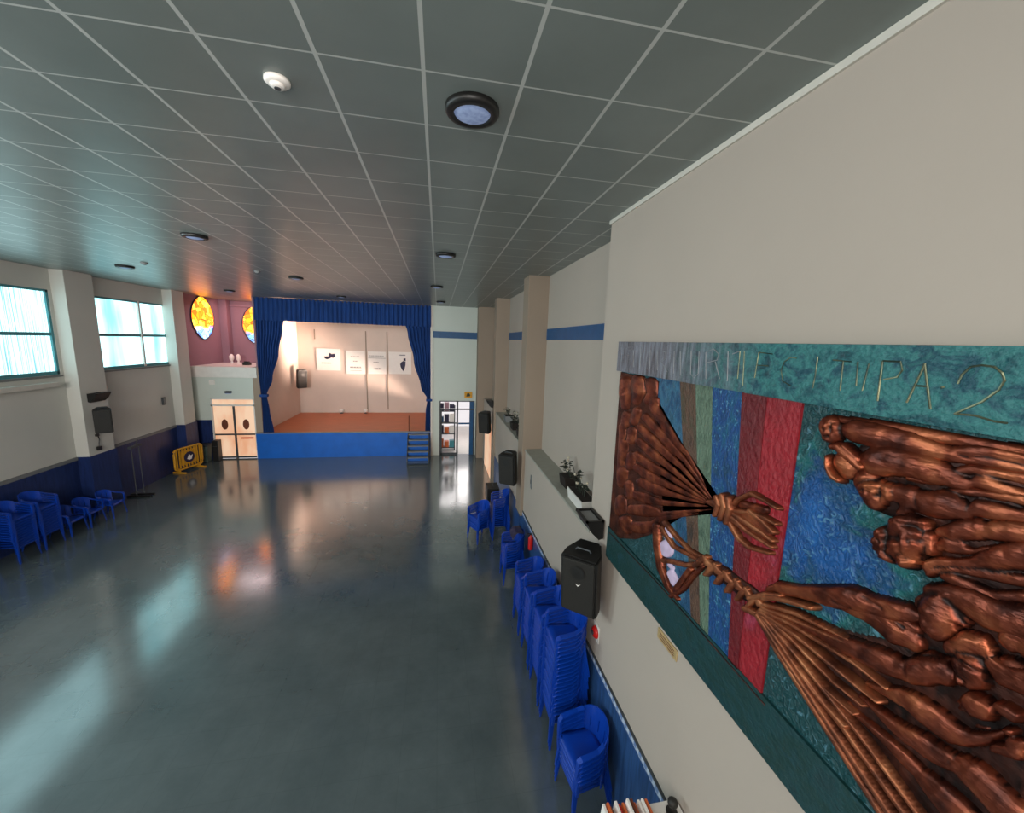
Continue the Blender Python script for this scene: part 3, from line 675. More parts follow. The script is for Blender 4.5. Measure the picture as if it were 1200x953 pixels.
planter(2.35, 11.6, -2.66, .4, 'dark potted plant in the middle between the beige columns', 'soil', 8, 12)
planter(2.35, 12.8, -2.66, .4, 'dark potted plant closest to the second beige column', 'grey', 8, 13)

# ------------------------------------------------------------------ small wall things, right
t = thing('fire_bell', 'round red alarm on the white wall below the loudspeaker', 'alarm', (XR, 4.5, -3.93))
bm = bmesh.new(); bx(bm, -.012, 0, -.09, .09, -.12, .12, .004); obj('back_plate', bm, 'white', t)
def disc_x(prof, seg=24):
    bm = bmesh.new(); lathe(bm, prof, seg=seg)
    for v in bm.verts: v.co = Vector((-v.co.z, v.co.x, v.co.y))
    return bm
obj('bell', disc_x([(.085,.012),(.085,.03),(.06,.055),(.03,.06),(0,.06)]), 'red', t, True)
obj('hub', disc_x([(.03,.055),(.03,.07),(0,.07)]), 'dgrey', t)
t = thing('wall_plaque', 'small beige plaque on the wall just under the mural', 'plaque', (XR, 2.97, -2.81))
bm = bmesh.new(); bx(bm, -.012, 0, -.16, .16, -.055, .055, .005); obj('plate', bm, 'brass', t)
bm = bmesh.new()
for z in (-.025, 0, .025): bx(bm, -.0135, -.012, -.12, .12, z-.004, z+.004)
obj('engraved_lines', bm, 'wood', t)
t = thing('light_switch', 'grey switch plate on the low wall beside the nearest column', 'switch', (XR, 8.55, -3.25))
bm = bmesh.new(); bx(bm, -.015, 0, -.06, .06, -.16, .16, .005); obj('plate', bm, 'grey', t)
bm = bmesh.new(); bx(bm, -.025, -.012, -.025, .025, -.04, .04, .004); obj('rocker', bm, 'dgrey', t)
t = thing('fire_extinguisher', 'red fire extinguisher on the wainscot behind the chair stacks', 'fire extinguisher', (XR-.07, 8.1, -4.55)); t.scale = (.7, .7, .7)
bm = bmesh.new(); lathe(bm, [(.05,-.25),(.075,-.23),(.08,-.2),(.08,.15),(.06,.21),(.025,.24),(.025,.27),(0,.27)], seg=20); obj('cylinder', bm, 'red', t, True)
bm = bmesh.new(); bx(bm, -.03, .03, -.02, .02, .26, .32, .005); bx(bm, -.11, .01, -.012, .012, .31, .33); obj('valve', bm, 'black', t)
bm = bmesh.new(); tube(bm, [(0, .02, .28), (-.02, .1, .22), (-.02, .11, 0), (-.02, .1, -.15)], .011, 6); obj('hose', bm, 'black', t)
t = thing('equipment_case', 'black case on a small stand beyond the column', 'case', (1.78, 12.2, ZF))
bm = bmesh.new(); bx(bm, -.2, .2, -.3, .3, .55, 1.0, .02); obj('body', bm, 'black', t)
bm = bmesh.new(); tube(bm, [(0,-.08,1.0),(0,-.06,1.05),(0,.06,1.05),(0,.08,1.0)], .012, 6); obj('handle', bm, 'dgrey', t)
for a in (-1, 1):
    for b in (-1, 1):
        bm = bmesh.new(); tube(bm, [(a*.17, b*.25, 0), (a*.15, b*.22, .56)], .014, 6); obj('leg', bm, 'dgrey', t)
# jacket on the stack beside the column
bm = bmesh.new(); n = 10; g = []
for i in range(n+1):
    r = []
    for j in range(9):
        u, v = i/n, j/8; x = -.12+.3*u; y = (v-.5)*.46; z = .18-.9*max(0, .45-u)*0-.5*max(0, (.35-u))**1.2-.35*max(0, u-.8)+.02*math.sin(9*v+4*u)
        r.append(bm.verts.new((x, y, z)))
    g.append(r)
for a, b in zip(g, g[1:]):
    for j in range(8): bm.faces.new((a[j], a[j+1], b[j+1], b[j]))
tag(obj('folded_jacket', bm, 'ink', None, True, (1.85, 8.55, ZF+1.10)), 'dark jacket draped over the chair stack by the nearest column', 'jacket')

# bookcase by the wall under the camera
t = thing('bookcase', 'white bookcase top at the bottom edge by the patterned border', 'bookcase', (1.80, 2.42, ZF))
HB = 1.60
bm = bmesh.new()
for x in (-.42, .33): bx(bm, x, x+.03, -.17, .17, 0, HB)
bx(bm, -.42, .36, .15, .17, 0, HB); obj('carcass', bm, 'white', t)
for z in (.05, .42, .8, 1.2): 
    bm = bmesh.new(); bx(bm, -.39, .33, -.17, .15, z, z+.025); obj('shelf', bm, 'white', t)
bm = bmesh.new(); bx(bm, -.42, .36, -.17, .17, HB, HB+.03, .004); obj('top', bm, 'white', t)
cols = ['paper','orange','wood','paper','red','orange','paper','wood','orange','paper','paper','orange']
cn = {'paper':'white','orange':'orange','wood':'brown','red':'red'}
for k in range(12):
    b = box_obj('leaflet', -.010, .010, -.10, .10, 0, random.uniform(.09, .16), cols[k]); b.location = (1.80-.39+k*.037, 2.46, ZF+HB+.03); b.rotation_euler = (0, .12, 0)
    tag(b, '%s leaflet standing on the bookcase, %s' % (cn[cols[k]], ('outermost','second from the hall side','third from the hall side','fourth from the hall side','fifth from the hall side','sixth from the hall side','sixth from the wall side','fifth from the wall side','fourth from the wall side','third from the wall side','second from the wall side','innermost toward the wall')[k]), 'leaflet', 'leaflets on the bookcase')
t = thing('desk_microphone', 'black ball-headed microphone at the wall end of the bookcase', 'microphone', (2.06, 2.50, ZF+HB+.03))
bm = bmesh.new(); lathe(bm, [(.05,0),(.05,.012),(.012,.02),(.012,.06),(0,.06)], seg=16); obj('base', bm, 'black', t)
bm = bmesh.new(); ico(bm, (0,0,.1), .045); obj('head', bm, 'grille', t, True)

# ------------------------------------------------------------------ left side things
t = thing('crowd_barrier', 'yellow plastic barrier with a round emblem near the corner', 'barrier', (-10.16, 17.75, ZF), 1.28)
bm = bmesh.new()
def rr_tube(w, h, z0, r): 
    p = []
    for cx_, cz_, a0 in ((w-.14, z0+h-.14, 0), (-w+.14, z0+h-.14, PI/2), (-w+.14, z0+.14, PI), (w-.14, z0+.14, 1.5*PI)):
        for k in range(5): p.append((cx_+.14*math.cos(a0+k*PI/8), 0, cz_+.14*math.sin(a0+k*PI/8)))
    tube(bm, p+p[:1], r, 8, False)
rr_tube(.62, .86, .14, .04); obj('frame', bm, 'yellow', t, True)
bm = bmesh.new(); bx(bm, -.34, .34, -.015, .015, .3, .88); obj('panel', bm, 'yellow', t)
bm = bmesh.new()
for k in range(9): bx(bm, -.52+k*.13-.015, -.52+k*.13+.015, -.03, .03, .2, .96)
obj('bars', bm, 'yellow', t)
bm = bmesh.new(); pts = [(.22*math.cos(2*PI*k/24), .58+.22*math.sin(2*PI*k/24)) for k in range(24)]; prism(bm, pts, 'y', -.045, .045); em = obj('emblem', bm, 'ink', t)
bm = bmesh.new(); prism(bm, [(-.12,.52),(-.02,.70),(.06,.62),(.14,.66),(.08,.48),(-.02,.46)], 'y', -.05, .05); obj('emblem_mark', bm, 'paper', em)
for x in (-.45, .45):
    bm = bmesh.new(); bx(bm, x-.04, x+.04, -.28, .28, 0, .06, .015); bx(bm, x-.03, x+.03, -.03, .03, .05, .2); obj('foot', bm, 'yellow', t)
t = thing('waste_bin', 'grey-green bin in the corner beside the bright door', 'bin', (-10.2, 18.95, ZF))
bm = bmesh.new(); prism(bm, [(-.2,-.2),(.2,-.2),(.2,.2),(-.2,.2)], 'z', 0, .72)
for v in bm.verts:
    s = .8 if v.co.z < .1 else 1; v.co.x *= s; v.co.y *= s
bmesh.ops.bevel(bm, geom=list(bm.edges), offset=.02, segments=2, affect='EDGES'); obj('body', bm, 'bin', t)
bm = bmesh.new(); bx(bm, -.22, .22, -.22, .22, .72, .80, .02); obj('lid', bm, 'dgrey', t)
t = thing('dark_cabinet', 'narrow black case between bin and bright door', 'case', (-9.75, 19.05, ZF))
box = bmesh.new(); bx(box, -.12, .12, -.15, .15, 0, .95, .02); obj('body', box, 'black', t)
bm = bmesh.new(); tube(bm, [(-.06, -.16, .7), (-.06, -.19, .7), (.06, -.19, .7), (.06, -.16, .7)], .01, 6); obj('handle', bm, 'dgrey', t)
t = thing('equipment_stand', 'thin two-pole metal stand with black feet by the left wall', 'stand', (-10.14, 14.95, ZF))
for x, y in ((-.06, -.08), (.06, .08)):
    bm = bmesh.new(); tube(bm, [(x, y, .05), (x, y, 1.75)], .015, 8); obj('pole', bm, 'dgrey', t)
bm = bmesh.new(); bx(bm, -.36, .36, -.10, -.02, 0, .06, .01); obj('foot', bm, 'black', t); bm = bmesh.new(); bx(bm, -.36, .36, .06, .14, 0, .06, .01); obj('foot', bm, 'black', t)
bm = bmesh.new(); bx(bm, -.05, .05, -.25, .25, 1.75, 1.83, .01); tube(bm, [(0, .05, 1.83), (0, .16, 1.98)], .02); obj('clamp', bm, 'dgrey', t)
t = thing('wall_socket', 'small grey socket box on the wall under the teal-framed window', 'socket', (XL, 17.4, -2.75))
bm = bmesh.new(); bx(bm, 0, .06, -.08, .08, -.15, .15, .01); obj('box', bm, 'dgrey', t)
bm = bmesh.new(); bx(bm, .06, .07, -.05, .05, -.1, .1, .005); obj('cover', bm, 'grey', t)
t = thing('cable_box', 'dark cable and junction box hanging below the left loudspeaker', 'cable', (-10.3, 13.75, -3.3))
bm = bmesh.new(); tube(bm, [(0.02, .05, .25), (.03, .0, .1), (.02, .06, -.1), (.02, .02, -.3)], .015, 6); obj('cable', bm, 'black', t)
bm = bmesh.new(); bx(bm, 0, .06, -.06, .08, -.42, -.3, .01); bx(bm, 0, .05, -.05, .05, .02, .1, .01); obj('junction_box', bm, 'black', t)
# ------------------------------------------------------------------ the copper and paint mural
XM = 2.125                        # front of the painted backing panel
RM = np.array([list(rgt2), list(up2), list(fwd)])
def to_px(Yg, Zg, x=XM):
    """wall-plane grid -> (u, v, metres per unit): drawing units used to lay the relief out on the wall"""
    P_ = np.stack([np.full_like(Yg, x), Yg, Zg]); c = np.tensordot(RM, P_, 1)
    return 600+FPX*c[0]/c[2], 476.5-FPX*c[1]/c[2], c[2]/FPX
def on_wall(u, v, x=XM):
    d = ray(u, v); k = x/d.x; return d.y*k, d.z*k
YM0, YM1, ZM0, ZM1 = .45, 4.27, -2.64, .04
M['copper'] = copper_mat('beaten_copper', (124,58,38), (178,100,64), (62,28,22))
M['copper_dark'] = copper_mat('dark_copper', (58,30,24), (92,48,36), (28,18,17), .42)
M['rope'] = copper_mat('copper_rope', (150,84,56), (192,124,84), (92,50,36), .4)
def ground_mat():
    m, nt, b = new_mat('mural_ground'); N = nt.nodes; L = nt.links
    tc = N.new('ShaderNodeTexCoord')
    sb = N.new('ShaderNodeVectorMath'); sb.operation = 'SUBTRACT'; L.new(tc.outputs['Object'], sb.inputs[0]); sb.inputs[1].default_value = (XM, 1.68, -1.02)
    sca = N.new('ShaderNodeVectorMath'); sca.operation = 'MULTIPLY'; L.new(sb.outputs[0], sca.inputs[0]); sca.inputs[1].default_value = (0, 1.0, 1.0)
    ln = N.new('ShaderNodeVectorMath'); ln.operation = 'LENGTH'; L.new(sca.outputs[0], ln.inputs[0])
    n = N.new('ShaderNodeTexNoise'); n.inputs['Scale'].default_value = 6; n.inputs['Detail'].default_value = 8; n.inputs['Distortion'].default_value = .8; L.new(tc.outputs['Object'], n.inputs['Vector'])
    ad = N.new('ShaderNodeMath'); ad.operation = 'MULTIPLY_ADD'; L.new(n.outputs['Fac'], ad.inputs[0]); ad.inputs[1].default_value = .9; L.new(ln.outputs['Value'], ad.inputs[2])
    r = N.new('ShaderNodeValToRGB'); e = r.color_ramp.elements
    e[0].position = .45; e[0].color = lin((16,84,150)); e[1].position = 1.0; e[1].color = lin((14,62,66))
    e.new(.62).color = lin((12,72,132)); e.new(.78).color = lin((10,64,100)); e.new(.88).color = lin((20,92,94)); 
    L.new(ad.outputs[0], r.inputs['Fac'])
    n3 = N.new('ShaderNodeTexNoise'); n3.inputs['Scale'].default_value = 22; n3.inputs['Detail'].default_value = 4; n3.inputs['Distortion'].default_value = 1.6; L.new(tc.outputs['Object'], n3.inputs['Vector'])
    mr = N.new('ShaderNodeMapRange'); mr.inputs['From Min'].default_value = .58; mr.inputs['From Max'].default_value = .78; mr.inputs['To Max'].default_value = .6; L.new(n3.outputs['Fac'], mr.inputs['Value'])
    mx = N.new('ShaderNodeMixRGB'); L.new(mr.outputs[0], mx.inputs[0]); L.new(r.outputs[0], mx.inputs[1]); mx.inputs[2].default_value = lin((120,176,200))
    L.new(mx.outputs[0], b.inputs['Base Color']); b.inputs['Roughness'].default_value = .42
    bp = N.new('ShaderNodeBump'); bp.inputs['Strength'].default_value = .8; bp.inputs['Distance'].default_value = .03; L.new(n3.outputs['Fac'], bp.inputs['Height']); L.new(bp.outputs[0], b.inputs['Normal'])
    return m
def header_mat():
    m = paint_mat('mural_header_paint', [(8,46,56),(18,76,84),(50,114,114),(14,64,80),(32,92,94)], 5, (1,1.2,1.6), seed=21)
    nt = m.node_tree; N = nt.nodes; L = nt.links; b = N['Principled BSDF']
    src = b.inputs['Base Color'].links[0].from_socket
    tc = N.new('ShaderNodeTexCoord'); mp = N.new('ShaderNodeMapping'); mp.inputs['Scale'].default_value = (1,7,.8); L.new(tc.outputs['Object'], mp.inputs['Vector'])
    n = N.new('ShaderNodeTexNoise'); n.inputs['Scale'].default_value = 4; n.inputs['Detail'].default_value = 6; L.new(mp.outputs[0], n.inputs['Vector'])
    g = N.new('ShaderNodeValToRGB'); g.color_ramp.elements[0].position = .3; g.color_ramp.elements[0].color = lin((70,60,62)); g.color_ramp.elements[1].position = .72; g.color_ramp.elements[1].color = lin((136,140,152)); L.new(n.outputs['Fac'], g.inputs['Fac'])
    sp = N.new('ShaderNodeSeparateXYZ'); L.new(tc.outputs['Object'], sp.inputs[0])
    ad = N.new('ShaderNodeMath'); ad.operation = 'MULTIPLY_ADD'; L.new(n.outputs['Fac'], ad.inputs[0]); ad.inputs[1].default_value = .8; L.new(sp.outputs['Y'], ad.inputs[2])
    mr = N.new('ShaderNodeMapRange'); mr.inputs['From Min'].default_value = 2.6; mr.inputs['From Max'].default_value = 3.7; L.new(ad.outputs[0], mr.inputs['Value'])
    mx = N.new('ShaderNodeMixRGB'); L.new(mr.outputs[0], mx.inputs[0]); L.new(src, mx.inputs[1]); L.new(g.outputs[0], mx.inputs[2]); L.new(mx.outputs[0], b.inputs['Base Color'])
    return m
mural = thing('relief_mural', 'large teal and copper relief of figures pulling ropes on the right wall', 'mural', (0,0,0))
m = ground_mat()
box_obj('backing_panel', XM, XR-.002, YM0, YM1, ZM0, ZM1, m, mural)
def stripe(name, top, bot, cols, seed, dx=.012, st=(1,1.6,.9), scale=6, flecks=None):
    """a board that leans: top and bottom are its two edges along the wall"""
    bm = bmesh.new(); prism(bm, [(top[0], -.28), (top[1], -.28), (bot[1], -2.25), (bot[0], -2.25)], 'x', XM-dx, XM)
    return obj(name, bm, paint_mat('mural_'+name+str(seed), cols, scale, st, seed=seed, bump=.9, flecks=flecks), mural)
stripe('colour_stripe', (3.12, 3.55), (2.62, 2.95), [(12,50,68),(50,102,132),(20,66,104),(12,72,82)], 1)
stripe('colour_stripe', (2.90, 3.12), (2.50, 2.62), [(44,36,32),(92,66,52),(58,62,46)], 2)
stripe('colour_stripe', (2.69, 2.90), (2.40, 2.50), [(44,66,54),(96,118,100),(52,70,54)], 3)
stripe('colour_stripe', (2.38, 2.69), (2.18, 2.40), [(6,54,72),(8,64,124),(14,86,112)], 4, flecks=(90,150,180))
stripe('red_stripe', (1.91, 2.38), (1.88, 2.18), [(92,10,22),(148,20,34),(126,16,28),(150,48,72)], 5, .016, st=(1,1,.7), scale=3)
stripe('red_stripe_edge', (2.16, 2.375), (2.08, 2.175), [(78,8,18),(120,16,26)], 6, .020, st=(1,1,.7), scale=3)
m = paint_mat('mural_low_band', [(8,38,42),(14,58,62),(10,50,48),(18,64,76)], 4, (1,1,1.5), seed=12)
box_obj('lower_band', XM-.02, XM, YM0, YM1, ZM0, -2.24, m, mural)
hd = box_obj('header_board', XM-.045, XR-.002, YM0, YM1+.05, -.29, ZM1+.01, header_mat(), mural, .004)
# scratched lettering
XH = XM-.05
def stroke_set(bm, strokes, r=.0045):
    for s in strokes:
        tube(bm, [(XH+.002,)+tuple(on_wall(u, v, XH)) for u, v in s], r, 5)
bronze = copper_mat('dull_bronze', (104,112,92), (150,150,120), (40,60,60), .45)
def letter(strokes, r=.0034, mat=bronze, name='letter'):
    bm = bmesh.new(); stroke_set(bm, strokes, r); obj(name, bm, mat, hd)
greyish = pmat('pale_scratch', (140,142,146), .5, var=.2, scale=20)
for st in [[[(742,410),(742,430)]],[[(751,408),(750,430)]],[[(762,410),(761,432)]],[[(770,410),(770,434)]],[[(775,411),(780,413),(780,420),(775,424),(782,436)]],
    [[(790,412),(789,438)]],[[(797,412),(797,440)]],[[(810,411),(809,438),(813,443),(818,438),(819,412)]],
    [[(827,444),(827,413),(836,409),(842,415),(840,422),(829,425)],[(838,424),(843,444)]],[[(853,412),(852,447)],[(858,415),(866,412)]]]: letter(st, .0034, greyish)
for st in [[[(867,412),(864,444)]],[[(872,412),(870,452)]],[[(889,413),(884,443)],[(889,413),(905,415)],[(887,428),(900,429)]],
    [[(933,420),(926,419),(919,424),(915,434),(917,447),(926,452)]],[[(958,418),(955,440),(952,455)]],
    [[(976,422),(997,424)],[(988,423),(984,458)]],[[(1005,424),(1003,452)]],[[(1018,426),(1010,458)]]]: letter(st)
for st in [[[(1034,423),(1028,470)],[(1034,423),(1055,424),(1057,434),(1051,442),(1035,445)]],[[(1084,426),(1062,472)],[(1083,426),(1090,480)],[(1072,452),(1087,453)]]]: letter(st, .0042)
letter([[(1104,453),(1105,455)]], .007)
letter([[(1122,450),(1127,439),(1137,430),(1150,428),(1165,430),(1174,437),(1177,446),(1170,457),(1150,471),(1118,485)],[(1118,485),(1142,487),(1165,494),(1180,496)]], .0042)

# raised detail (brow, nose, cheeks, curls) beaten into the heads, by figure
DETAIL = {
 2: [[(970,499,2.4),(978,497,2.8)],[(975,500,2),(974,508,2.6)],[(971,514,2.8),(977,515,2.4)],[(985,500,3.4),(983,512,3.4)]],
 5: [[(1016,570,3),(1026,567,3.6),(1036,569,3)],[(1024,571,2.4),(1022,580,3.2)],[(1017,577,2.8)],[(1032,577,3.2)],[(1021,588,3),(1030,590,3)],[(1043,560,5),(1047,574,6),(1047,588,6)]],
 6: [[(1040+7*math.cos(a), 638+17*math.sin(a), 3.8)] for a in [k*.7 for k in range(9)]]+[[(1056+k*7, 609-2*math.sin(k), 4)] for k in range(7)]+[[(1050,654,4)],[(1054,645,3.6)],[(1048,626,3.6)],
    [(1060,622,3),(1070,620,4),(1082,621,4),(1092,624,3)],[(1075,624,2.6),(1076,634,3.2),(1077,643,4.6)],[(1063,635,3.6),(1068,637,3)],[(1086,636,4)],[(1068,652,2.8),(1077,650,3.2),(1086,652,2.8)],[(1072,660,5),(1082,660,5)]],
 9: [[(1097,712,3),(1102,716,3.6)],[(1093,720,3),(1096,727,3.8)],[(1101,737,3),(1109,741,3.6)],[(1124,709,2.6),(1132,720,3),(1138,732,3),(1134,739,3)],[(1128,716,2),(1131,726,2.6)],[(1120,696,3),(1104,700,3)]],
 13: [[(1128,764,3),(1145,769,3.2),(1164,782,3)],[(1137,776,3),(1138,784,3.8)],[(1146,780,4),(1156,788,4)],[(1134,796,2.8),(1142,799,3)],[(1130,750,2.6),(1146,747,3.2),(1160,751,2.6)]],
}
def relief(name, chains, flat=.7, base=0.0, mat='copper', step=.008, pw=8, rough=.045, seed=0, parent=None, dents=(), x0=XM):
    """one beaten-metal relief: a smooth union of tapering limbs raised off the panel (chains of (u, v, r))"""
    allp = [p for c in chains for p in c]
    ys, zs = [], []
    for u, v, r in allp:
        for du in (-r, r):
            for dv in (-r, r):
                y, z = on_wall(u+du, v+dv); ys.append(y); zs.append(z)
    y0, y1 = max(YM0+.01, min(ys)-.03), min(YM1-.01, max(ys)+.03); z0, z1 = max(ZM0+.01, min(zs)-.03), min(-.30, max(zs)+.03)
    ny, nz = int((y1-y0)/step)+2, int((z1-z0)/step)+2
    Yg, Zg = np.meshgrid(np.linspace(y0, y1, ny), np.linspace(z0, z1, nz), indexing='ij')
    U, V, S = to_px(Yg, Zg)
    acc = np.zeros_like(U)
    def cap(a, b):
        ax, ay, ra = a; bx_, by_, rb = b; dx, dy = bx_-ax, by_-ay; L = dx*dx+dy*dy+1e-9
        t = np.clip(((U-ax)*dx+(V-ay)*dy)/L, 0, 1)
        d2 = (U-ax-t*dx)**2+(V-ay-t*dy)**2; r = ra+(rb-ra)*t
        return np.sqrt(np.maximum(r*r-d2, 0))
    for c in chains:
        if len(c) == 1: c = [c[0], c[0]]
        hc = np.zeros_like(U)
        for a, b in zip(c, c[1:]): hc = np.maximum(hc, cap(a, b))
        acc += hc**pw
    H = acc**(1/pw)
    for c in DETAIL.get(seed, []):
        if len(c) == 1: c = [c[0], c[0]]
        hb = np.zeros_like(U)
        for a, b in zip(c, c[1:]): hb = np.maximum(hb, cap(a, b))
        H = np.where(H > 0, H+1.1*hb, H)
    for a, b, k in dents: H = H-k*cap(a, b)
    if rough:
        rs = np.random.RandomState(seed+11); W = np.zeros_like(U)
        for _ in range(10):
            f = rs.uniform(.10, .45); th = rs.uniform(0, PI); W += np.sin((U*math.cos(th)+V*math.sin(th))*f+rs.uniform(0, 6))/10**.5*(.2/f)**.5
        H = np.where(H > 0, H*(1+rough*W), H)
    # crevice shade painted into the copper colour where the surface is low or concave
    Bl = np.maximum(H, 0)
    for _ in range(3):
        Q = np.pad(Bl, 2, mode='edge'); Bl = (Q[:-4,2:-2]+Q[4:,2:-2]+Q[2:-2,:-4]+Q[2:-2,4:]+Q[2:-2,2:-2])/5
    shade_amt = np.clip((Bl-np.maximum(H, 0))/np.maximum(.8, .10*Bl), 0, 1)*.95
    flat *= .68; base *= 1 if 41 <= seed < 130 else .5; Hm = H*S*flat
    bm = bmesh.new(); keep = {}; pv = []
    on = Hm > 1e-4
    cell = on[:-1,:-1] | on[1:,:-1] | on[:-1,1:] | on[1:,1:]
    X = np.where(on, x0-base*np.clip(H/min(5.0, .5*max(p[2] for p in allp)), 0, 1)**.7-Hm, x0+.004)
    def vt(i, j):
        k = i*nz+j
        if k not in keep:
            keep[k] = bm.verts.new((float(X[i,j]), float(Yg[i,j]), float(Zg[i,j]))); pv.append(float(shade_amt[i,j]))
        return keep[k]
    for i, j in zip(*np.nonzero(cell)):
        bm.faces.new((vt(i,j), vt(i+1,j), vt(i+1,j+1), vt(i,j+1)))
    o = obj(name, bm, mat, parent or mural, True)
    o.data.attributes.new('hollow_shade', 'FLOAT', 'POINT').data.foreach_set('value', pv)
    return o

# copper ground behind the figures
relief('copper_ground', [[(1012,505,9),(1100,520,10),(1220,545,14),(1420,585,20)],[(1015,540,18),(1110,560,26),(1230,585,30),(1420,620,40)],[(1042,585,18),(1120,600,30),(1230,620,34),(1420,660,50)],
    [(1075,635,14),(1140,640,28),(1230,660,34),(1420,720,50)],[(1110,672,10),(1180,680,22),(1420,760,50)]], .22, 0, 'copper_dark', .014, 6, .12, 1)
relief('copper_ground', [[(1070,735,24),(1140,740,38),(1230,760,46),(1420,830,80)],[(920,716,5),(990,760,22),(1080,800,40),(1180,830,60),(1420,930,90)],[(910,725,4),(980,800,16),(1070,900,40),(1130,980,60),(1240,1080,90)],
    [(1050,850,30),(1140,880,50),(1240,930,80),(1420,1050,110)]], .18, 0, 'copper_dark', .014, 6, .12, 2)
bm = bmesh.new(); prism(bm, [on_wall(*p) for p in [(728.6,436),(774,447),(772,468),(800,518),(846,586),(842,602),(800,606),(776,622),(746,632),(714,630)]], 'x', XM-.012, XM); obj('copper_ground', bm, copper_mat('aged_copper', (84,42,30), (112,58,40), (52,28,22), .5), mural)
# upper group: five leaning bodies, heads on a slanting line
relief('relief_figure', [[(985,492,5),(1040,501,8),(1100,512,8),(1150,520,7),(1220,532,8),(1420,570,10)]], .6, .02, seed=1)
relief('relief_figure', [[(977,500,14),(979,508,13)],[(992,503,8),(1006,505,14)],[(1006,505,14),(1020,508,15),(1035,512,16),(1055,515,14),(1072,519,13.5),(1090,525,12),(1107,530,11),(1122,533,9)],
    [(1120,531,9),(1138,529,9),(1160,529,8),(1200,537,8),(1300,556,9),(1420,578,9)],[(1118,535,8),(1150,539,7),(1180,545,7),(1210,550,7),(1420,600,10)],[(972,503,4),(976,507,6)],[(1011,497,5),(1030,499,5)]],
    .72, .03, seed=2, dents=[((969,498,3.2),(973,504,3.2),.9),((980,497,3),(984,512,3),1.0),((972,511,3),(977,512,3),.8),((1108,524,2),(1140,536,2),.8),((1010,518,2),(1050,524,2.5),.6)])
relief('relief_figure', [[(994,541,14),(1000,549,14)],[(1012,543,12),(1032,541,19)],[(1032,541,19),(1050,540,19),(1061,542,18),(1080,546,17),(1094,550,17),(1108,555,15),(1118,560,12),(1138,568,9)],
    [(1138,568,7),(1150,564,9),(1162,566,10),(1175,571,9),(1200,579,8),(1260,594,10),(1420,630,14)],[(1120,553,6),(1140,550,7),(1170,554,7),(1220,564,9),(1420,600,12)],[(1030,526,8),(1060,530,8),(1090,536,7)]],
    .75, .03, seed=3, dents=[((1030,553,2),(1075,560,2.5),.6),((1122,562,2),(1150,574,2),.6)])
relief('relief_arm', [[(990,524,4.5),(1003,535,5.5),(1017,547,5)],[(996,521,3),(1007,531,4),(1014,538,4)],[(977,535,3),(978,548,3.5),(984,558,4),(991,563,3.5)],[(983,523,4),(990,522,4)]], .9, .10, seed=4)
relief('relief_figure', [[(1020,564,15),(1028,574,17),(1032,585,14)],[(1045,575,10),(1072,582,14)],[(1072,583,13),(1068,595,10),(1062,601,8)],[(1078,586,13),(1094,590,16),(1108,591,18),(1120,593,17),(1132,597,13),(1139,600,11)],
    [(1142,597,8),(1151,595,11.5),(1162,597,11.5),(1175,600,11),(1200,604,10),(1250,612,11),(1420,640,14)],[(1068,560,4.5),(1085,563,5),(1105,566,4.5)],[(1110,575,4),(1140,576,6),(1170,580,6),(1220,588,9),(1420,622,14)]],
    .75, .04, seed=5, dents=[((1012,566,4),(1036,562,4),.8),((1020,574,4),(1024,576,4),.7),((1031,577,3),(1036,580,3),.8),((1022,588,3),(1032,590,3),.7),((1080,579,2),(1083,597,2.5),.8),((1141,590,2),(1140,606,3),.8)])
relief('relief_figure', [[(1068,620,18),(1074,636,24),(1076,650,17)],[(1045,625,10),(1043,636,11),(1047,645,10),(1056,653,8)],[(1058,612,8),(1075,610,9),(1092,616,8)],[(1098,630,9),(1100,645,7)],
    [(1073,622,6),(1084,624,6)],[(1075,634,4),(1076,645,5.5)],[(1062,634,5),(1064,634,5)],[(1070,655,5),(1080,656,5)]], .7, .10, seed=6, rough=.10,
    dents=[((1058,630,5),(1069,631,5),.9),((1081,632,4.5),(1091,633,4.5),.9),((1068,650,3.5),(1084,651,3.5),.9),((1052,622,2),(1050,650,2),1.2),((1058,621,2.5),(1092,622,2.5),.7),((1040,630,1.5),(1050,640,1.5),1.2)])
relief('relief_figure', [[(1108,624,8),(1127,622,13)],[(1127,622,13),(1140,620,14),(1152,620,14),(1158,622,12.5)],[(1162,622,11),(1172,621,13),(1190,622,14),(1215,624,14),(1300,634,16),(1420,655,20)],[(1104,640,7),(1117,636,9.5),(1130,636,9)],[(1120,640,9),(1145,646,5),(1180,640,5)]],
    .8, .05, seed=7, dents=[((1160,612,2),(1160,634,3),.8)])
relief('relief_figure', [[(1092,662,8),(1104,658,7),(1125,659,6),(1145,659,8),(1160,655,12),(1175,653,16),(1195,650,18),(1220,650,20),(1420,690,30)],[(1094,671,6),(1108,667,5),(1125,667,5),(1160,672,7),(1220,682,10),(1420,720,20)],
    [(1110,675,5),(1122,678,8),(1138,686,9),(1156,695,9),(1176,699,9),(1205,698,9),(1260,706,12),(1420,740,20)]], .75, .05, seed=8, dents=[((1105,680,3),(1150,701,3),1),((1165,690,2.5),(1210,690,2.5),1)])

